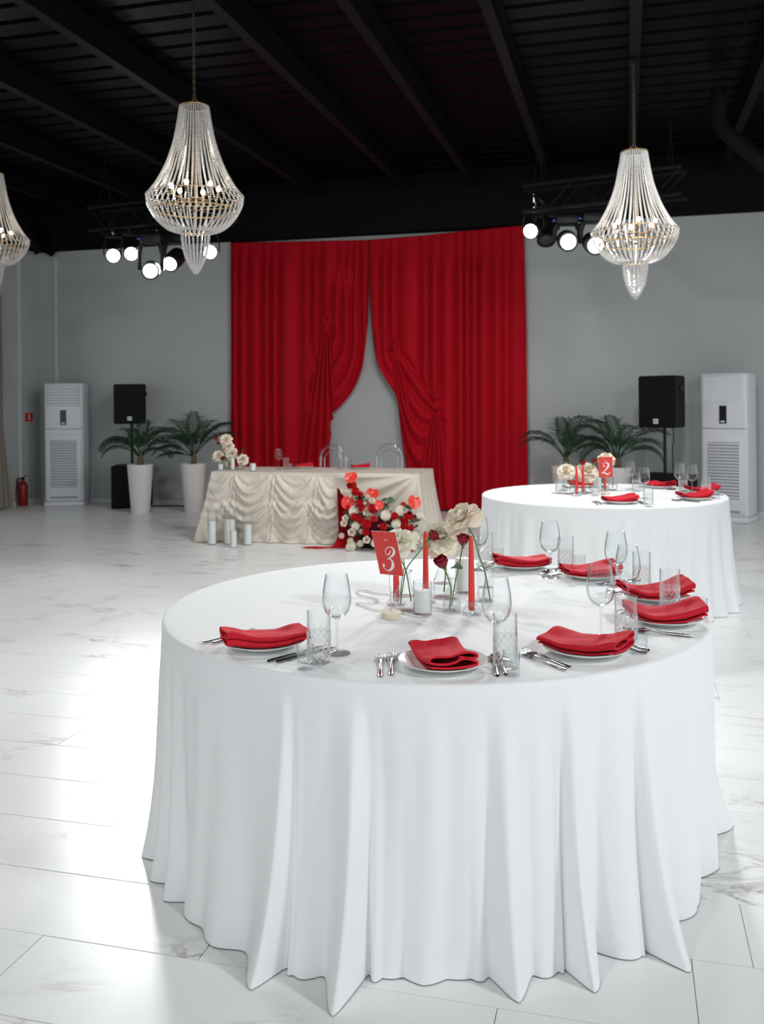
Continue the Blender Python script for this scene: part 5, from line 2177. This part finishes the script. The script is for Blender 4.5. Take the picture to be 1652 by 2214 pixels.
stage_light(1147, 500, YR + 0.05, 'lit wash light beside the upper right corner of the red curtain', 'wash', room(-1.6, 3.0, 0.6), 3.36, 300, 45)
stage_light(1181, 521, YR + 0.55, 'unlit moving head between two lit lamps on the right truss', 'head', room(1.4, 7.6, 0.0), 3.36, 0, 30, lit=False)
stage_light(1229, 523, YR - 0.1, 'lit moving head in the middle of the right truss', 'head', room(0.9, 1.0, 0.9), 3.36, 500, 40)
stage_light(1288, 531, YR - 0.2, 'lit moving head partly behind the right chandelier', 'head', room(1.6, 1.8, 0.6), 3.36, 500, 40)

# ================================================================== back-of-hall equipment
def face_to(angle_deg):
    return radians(angle_deg)


def air_conditioner(pl, pr, ybot, ytop, vfront, yaw, label, top_louvres, flat_top):
    c = PV((pl + pr) / 2, ybot, vfront)
    w, dpt, h = 0.54, 0.36, 1.74
    t = thing('air_conditioner', label, 'air conditioner', (c.x, vfront, 0), yaw, 'floor-standing air conditioners')
    # local: front face towards -y at y=0
    MB().bbox((0, dpt / 2, 0.06 + (h - 0.06) / 2), (w, dpt, h - 0.062), 0.03, 3).build('casing', 'appliance_white', t)
    MB().bbox((0, dpt / 2, 0.031), (w + 0.01, dpt + 0.02, 0.06), 0.01, 2).build('plinth', 'appliance_white', t)
    MB().bbox((0, -0.006, 1.40), (w - 0.06, 0.02, 0.62), 0.008, 2).build('upper_panel', 'appliance_white', t)
    MB().bbox((0, -0.006, 0.56), (w - 0.06, 0.02, 0.92), 0.008, 2).build('lower_panel', 'appliance_white', t)
    MB().box((0, -0.001, 1.085), (w - 0.02, 0.006, 0.006)).build('seam', 'appliance_shadow', t, smooth=False)
    MB().box((0, -0.012, 0.125), (w - 0.16, 0.012, 0.025)).build('drain_slot', 'appliance_shadow', t, smooth=False)
    MB().bbox((0.0, -0.018, 1.25), (0.085, 0.008, 0.21), 0.003, 1).build('display', 'display_black', t)
    MB().bbox((0.0, -0.023, 1.17), (0.045, 0.004, 0.02), 0.001, 1).build('button', 'appliance_white', t)
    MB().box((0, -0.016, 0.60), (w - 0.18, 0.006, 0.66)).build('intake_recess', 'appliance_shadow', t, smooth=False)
    sl = MB().bbox((0, 0, 0), (w - 0.17, 0.014, 0.020), 0.003, 1).mesh('slat', 'appliance_white')
    for k in range(18):
        place(sl, 'slat', t, (0, -0.022, 0.29 + 0.0365 * k), (radians(25), 0, 0))
    if top_louvres:
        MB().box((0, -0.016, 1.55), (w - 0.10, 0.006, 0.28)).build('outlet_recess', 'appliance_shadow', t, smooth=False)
        s2 = MB().bbox((0, 0, 0), (w - 0.11, 0.012, 0.034), 0.003, 1).mesh('louvre', 'appliance_white')
        for k in range(7):
            place(s2, 'louvre', t, (0, -0.022, 1.43 + 0.04 * k), (radians(20), 0, 0))
    else:
        MB().bbox((0, -0.018, 1.55), (w - 0.08, 0.008, 0.29), 0.004, 1).build('outlet_cover', 'appliance_white', t)
        MB().box((0.03, -0.024, 1.40), (0.12, 0.006, 0.012)).build('brand_strip', 'badge_white', t, smooth=False)
    return t


def at_u(px, v):
    return PV(px, 1000, v).x


air_conditioner(98, 180, 1096, 826, V_WALL - 0.52, radians(19), 'white floor-standing air conditioner in the left corner with open louvres', True, True)
air_conditioner(1526, 1606, 1125, 800, V_WALL - 0.56, radians(-24), 'white floor-standing air conditioner at the right with a closed outlet', False, True)


def speaker(px, v, ztop, w, h, dpt, yaw, lab_s, lab_w, sub, zpole):
    u = at_u(px, v)
    z0 = ztop - h
    # subwoofer below
    sw, sh, sd = sub
    t = thing('subwoofer', lab_w, 'speaker', (u, v, 0), yaw, 'subwoofers')
    MB().bbox((0, sd / 2, sh / 2 + 0.001), (sw, sd, sh), 0.012, 2).build('cabinet', 'speaker_black', t)
    MB().bbox((0, -0.003, sh / 2), (sw - 0.06, 0.012, sh - 0.06), 0.004, 1).build('grille', 'speaker_grille', t)
    b = MB().bbox((0.10, -0.012, sh - 0.10), (0.055, 0.006, 0.055), 0.002, 1).build('badge', 'badge_white', t)
    t2 = thing('loudspeaker', lab_s, 'speaker', (u, v, sh + 0.0015), yaw, 'loudspeakers')
    MB().tube([(0, sd / 2, 0), (0, sd / 2, z0 - sh + 0.02)], 0.018, 12).build('pole', 'fixture_black', t2)
    vs = []
    zb, zt = z0 - sh, ztop - sh
    for z in (zb, zt):
        vs += [(-w / 2, sd / 2 - dpt / 2, z), (w / 2, sd / 2 - dpt / 2, z), (w * 0.34, sd / 2 + dpt / 2, z), (-w * 0.34, sd / 2 + dpt / 2, z)]
    bm = bmesh.new()
    bv = [bm.verts.new(p) for p in vs]
    for f in ((3, 2, 1, 0), (4, 5, 6, 7), (0, 1, 5, 4), (1, 2, 6, 5), (2, 3, 7, 6), (3, 0, 4, 7)):
        bm.faces.new([bv[i] for i in f])
    bmesh.ops.bevel(bm, geom=bm.edges[:], offset=0.012, segments=2, affect='EDGES')
    me = bpy.data.meshes.new('cabinet')
    bm.to_mesh(me)
    bm.free()
    me.materials.append(MATS['speaker_black'])
    me.shade_smooth()
    me.set_sharp_from_angle(angle=radians(40))
    place(me, 'cabinet', t2)
    fy = sd / 2 - dpt / 2
    MB().bbox((0, fy - 0.004, (zb + zt) / 2), (w - 0.03, 0.012, h - 0.03), 0.005, 1).build('grille', 'speaker_grille', t2)
    bd = MB().bbox((0, fy - 0.013, zb + 0.075), (0.06, 0.006, 0.055), 0.002, 1).build('badge', 'badge_white', t2)
    mk = MB()
    for k in range(3):
        mk.box((-0.015 + 0.014 * k, fy - 0.0165, zb + 0.075), (0.006, 0.002, 0.03))
    mk.build('badge_mark', 'speaker_black', bd, smooth=False)
    MB().bbox((w * 0.44, sd / 2 + 0.02, zt - 0.25 * h), (0.03, 0.10, 0.05), 0.008, 1, M=None).build('handle', 'fixture_black', t2)
    return t2


zL = PV(280, 831, V_WALL - 0.45).z
speaker(280, V_WALL - 0.62, zL, 0.44, 0.55, 0.36, radians(22), 'black loudspeaker on a pole between the left air conditioner and the palms', 'black subwoofer on the floor behind the left white pot', (0.50, 0.58, 0.5), 0)
zR = PV(1405, 814, V_WALL - 0.6).z
speaker(1415, V_WALL - 0.95, zR, 0.46, 0.60, 0.40, radians(-30), 'black loudspeaker on a pole beside the right air conditioner', 'black subwoofer on the floor behind the table marked 2', (0.56, 0.56, 0.5), 0)

# potted palms
def palm(px, py, v, label, seed, fronds, pot_h=0.64, rt=0.165, rb=0.115):
    b = PV(px, py, v)
    b.z = 0.0
    t = thing('potted_palm', label, 'potted plant', b, 0, 'potted palms')
    MB().lathe([(0, 0.001), (rb, 0.001), (rb + 0.004, 0.006), (rt, pot_h - 0.03), (rt + 0.004, pot_h - 0.02), (rt + 0.004, pot_h), (rt - 0.012, pot_h), (rt - 0.018, pot_h - 0.05), (0, pot_h - 0.05)], 40).build('pot', 'pot_white', t)
    MB().lathe([(0, pot_h - 0.03), (rt - 0.02, pot_h - 0.045)][::-1], 24).build('soil', 'soil', t)
    MB().tube([(0, 0, pot_h - 0.06), (0.01, 0, pot_h + 0.06), (0.0, 0.01, pot_h + 0.17)], [0.045, 0.036, 0.02], 10).build('trunk', 'palm_trunk', t)
    r = random.Random(seed)
    for (az, L, el0, droop) in fronds:
        a = camdir(az)
        hd = Vector((cos(a), sin(a), 0))
        p = Vector((0, 0, pot_h + 0.10)) + hd * 0.015
        el = radians(el0)
        pts = [p]
        n = 16
        for i in range(n):
            el -= radians(droop) / n * (0.4 + 1.2 * i / n)
            p = p + (hd * cos(el) + Vector((0, 0, 1)) * sin(el)) * L / n
            pts.append(p)
        mb = MB()
        mb.tube(pts, [lerp(0.008, 0.002, i / n) for i in range(n + 1)], 5)
        side = Vector((-sin(a), cos(a), 0))
        m = 20
        for i in range(m):
            q = 0.22 + 0.78 * i / (m - 1)
            k = q * n
            j = min(n - 1, int(k))
            base = pts[j].lerp(pts[j + 1], k - j)
            tg = (pts[j + 1] - pts[j]).normalized()
            ll = 0.29 * sin(pi * (0.12 + 0.80 * q) ** 0.9) * L / 0.7 * r.uniform(0.85, 1.1) + 0.02
            for s in (-1, 1):
                d1 = (side * s * 0.85 + tg * 0.75 + Vector((0, 0, 0.30))).normalized()
                d2 = (side * s * 0.55 + tg * 0.75 + Vector((0, 0, -0.75 * r.uniform(0.4, 1.2)))).normalized()
                e1 = base + d1 * ll * 0.5
                e2 = e1 + d2 * ll * 0.55
                wv = tg.cross(d1).normalized().cross(d1).normalized() * 0.0075
                mb.add([base - wv * 0.5, base + wv * 0.5, e1 + wv, e1 - wv, e2], [(0, 1, 2, 3), (3, 2, 4)])
        mb.build('frond', 'palm_green', t, angle=None)
    return t


palm(304, 1105, V_WALL - 1.05, 'potted palm in a white pot before the left subwoofer', 1,
     [(180, 0.62, 62, 120), (165, 0.66, 50, 105), (200, 0.55, 45, 110), (210, 0.6, 70, 130), (10, 0.62, 62, 105), (-15, 0.62, 52, 100), (30, 0.66, 70, 90), (90, 0.6, 80, 60), (270, 0.55, 70, 110), (130, 0.6, 72, 80), (340, 0.5, 38, 90), (60, 0.6, 74, 80)])
palm(419, 1098, V_WALL - 0.80, 'potted palm in a white pot between the left loudspeaker and the red curtain', 2,
     [(0, 0.68, 66, 60), (-5, 0.66, 55, 70), (175, 0.66, 70, 100), (185, 0.56, 40, 90), (190, 0.45, 15, 40), (150, 0.66, 78, 70), (100, 0.66, 84, 50), (60, 0.66, 76, 70), (270, 0.6, 72, 110), (230, 0.6, 66, 110), (20, 0.7, 70, 75)], )
palm(1223, 1098, V_WALL - 0.55, 'potted palm right of the red curtain, behind the table marked 2', 3,
     [(180, 0.6, 58, 100), (170, 0.66, 68, 110), (10, 0.72, 78, 95), (0, 0.6, 60, 110), (-10, 0.6, 45, 110), (40, 0.72, 84, 90), (90, 0.6, 80, 60), (270, 0.55, 62, 120), (30, 0.62, 60, 110)])
palm(1336, 1100, V_WALL - 0.72, 'potted palm just behind the number 2 card', 4,
     [(180, 0.6, 62, 110), (165, 0.62, 74, 80), (0, 0.72, 62, 90), (8, 0.66, 52, 105), (-8, 0.6, 40, 110), (45, 0.66, 72, 90), (95, 0.62, 82, 60), (130, 0.66, 76, 70), (270, 0.6, 66, 120), (200, 0.55, 45, 110)])

# fire extinguisher, call-point sign, drape, camera, floor cable
p = PZ(33, 1093, 0.0)
t = thing('fire_extinguisher', 'red fire extinguisher on the floor by the left wall', 'fire extinguisher', (max(p.x, U_LEFT + 0.12), p.y, 0), 0)
MB().lathe([(0, 0.001), (0.062, 0.001), (0.07, 0.012), (0.07, 0.27), (0.062, 0.31), (0.035, 0.34), (0.022, 0.35), (0.022, 0.37), (0, 0.37)], 28).build('cylinder', 'extinguisher_red', t)
MB().bbox((0, 0, 0.385), (0.05, 0.03, 0.03), 0.005, 1).build('valve', 'fixture_black', t)
MB().tube([(0, 0, 0.395), (0.03, 0, 0.42), (0.08, 0, 0.43)], 0.007, 6).build('lever', 'fixture_black', t)
MB().tube(catmull([(-0.02, 0, 0.385), (-0.08, 0, 0.38), (-0.095, 0, 0.28), (-0.08, 0, 0.15)], 5), 0.009, 7).build('hose', 'cable_black', t)
p = None
d = room((62 - CX) / F, 1.0)
tt = U_LEFT / d.x
zc = PY(62, 902, tt).z
t = thing('fire_equipment_sign', 'small red square fire equipment sign on the left wall', 'sign', (U_LEFT + 0.001, d.y * tt, zc), 0)
MB().box((0.003, 0, 0), (0.006, 0.17, 0.125)).build('sign_plate', 'sign_red', t, smooth=False)
MB().box((0.0068, 0, -0.005), (0.0014, 0.03, 0.075)).box((0.0068, 0.0, 0.042), (0.0014, 0.014, 0.014)).build('extinguisher_pictogram', 'print_white', t, smooth=False)

d0 = room((-26 - CX) / F, 1.0)
v0 = d0.y * (U_LEFT + 0.1) / d0.x


def drape(s, t):
    z = lerp(2.95, 0.02, t)
    wid = interp([(0, 0.35), (0.45, 0.22), (0.6, 0.16), (0.8, 0.30), (1.0, 0.55)], t)
    y = v0 + 0.12 + wid * (s - 0.5) + 0.10 * t
    x = U_LEFT + 0.09 + 0.045 * sin(s * 30) + 0.03 * t
    return (x, y, z)


o = MB().grid(drape, 90, 40).build('window_drape', 'drape_taupe', angle=None)
tag(o, 'taupe window drape tied back at the left edge of the picture', 'drape')
q = PY(50, 556, 13.0)
t = thing('security_camera', 'small white dome security camera high in the left corner', 'camera', (U_LEFT + 0.001, q.y, q.z), 0)
MB().lathe([(0, 0), (0.05, 0), (0.055, 0.02), (0.04, 0.05), (0, 0.05)], 20, M=Matrix.Rotation(pi / 2, 4, 'Y')).build('mount', 'appliance_white', t)
MB().ico((0.075, 0, -0.01), 0.045, 3).build('dome', 'display_black', t)
mb = MB()
pts = [PV(x, y, v) for x, y, v in ((328, 1082, V_WALL - 0.3), (340, 1092, V_WALL - 0.35), (360, 1093, V_WALL - 0.3), (385, 1090, V_WALL - 0.25), (405, 1094, V_WALL - 0.3), (440, 1093, V_WALL - 0.3))]
for w in pts:
    w.z = max(0.008, min(w.z, 0.05))
pts = [Vector((w.x, w.y, 0.0085)) for w in pts]
o = mb.tube(catmull(pts, 6), 0.008, 6).build('speaker_cable', 'cable_black')
tag(o, 'black cable lying on the floor between the two left palm pots', 'cable')
mb = MB()
uR = at_u(1430, V_WALL - 0.75)
mb.tube(catmull([(uR + 0.14, V_WALL - 0.50, zR - 0.5), (uR + 0.16, V_WALL - 0.30, zR - 0.75), (uR + 0.15, V_WALL - 0.22, 0.8), (uR + 0.16, V_WALL - 0.20, 0.3), (uR + 0.17, V_WALL - 0.20, 0.008)], 6), 0.006, 6)
o = mb.build('speaker_cable', 'cable_black')
tag(o, 'thin black cable hanging down from the right loudspeaker', 'cable')
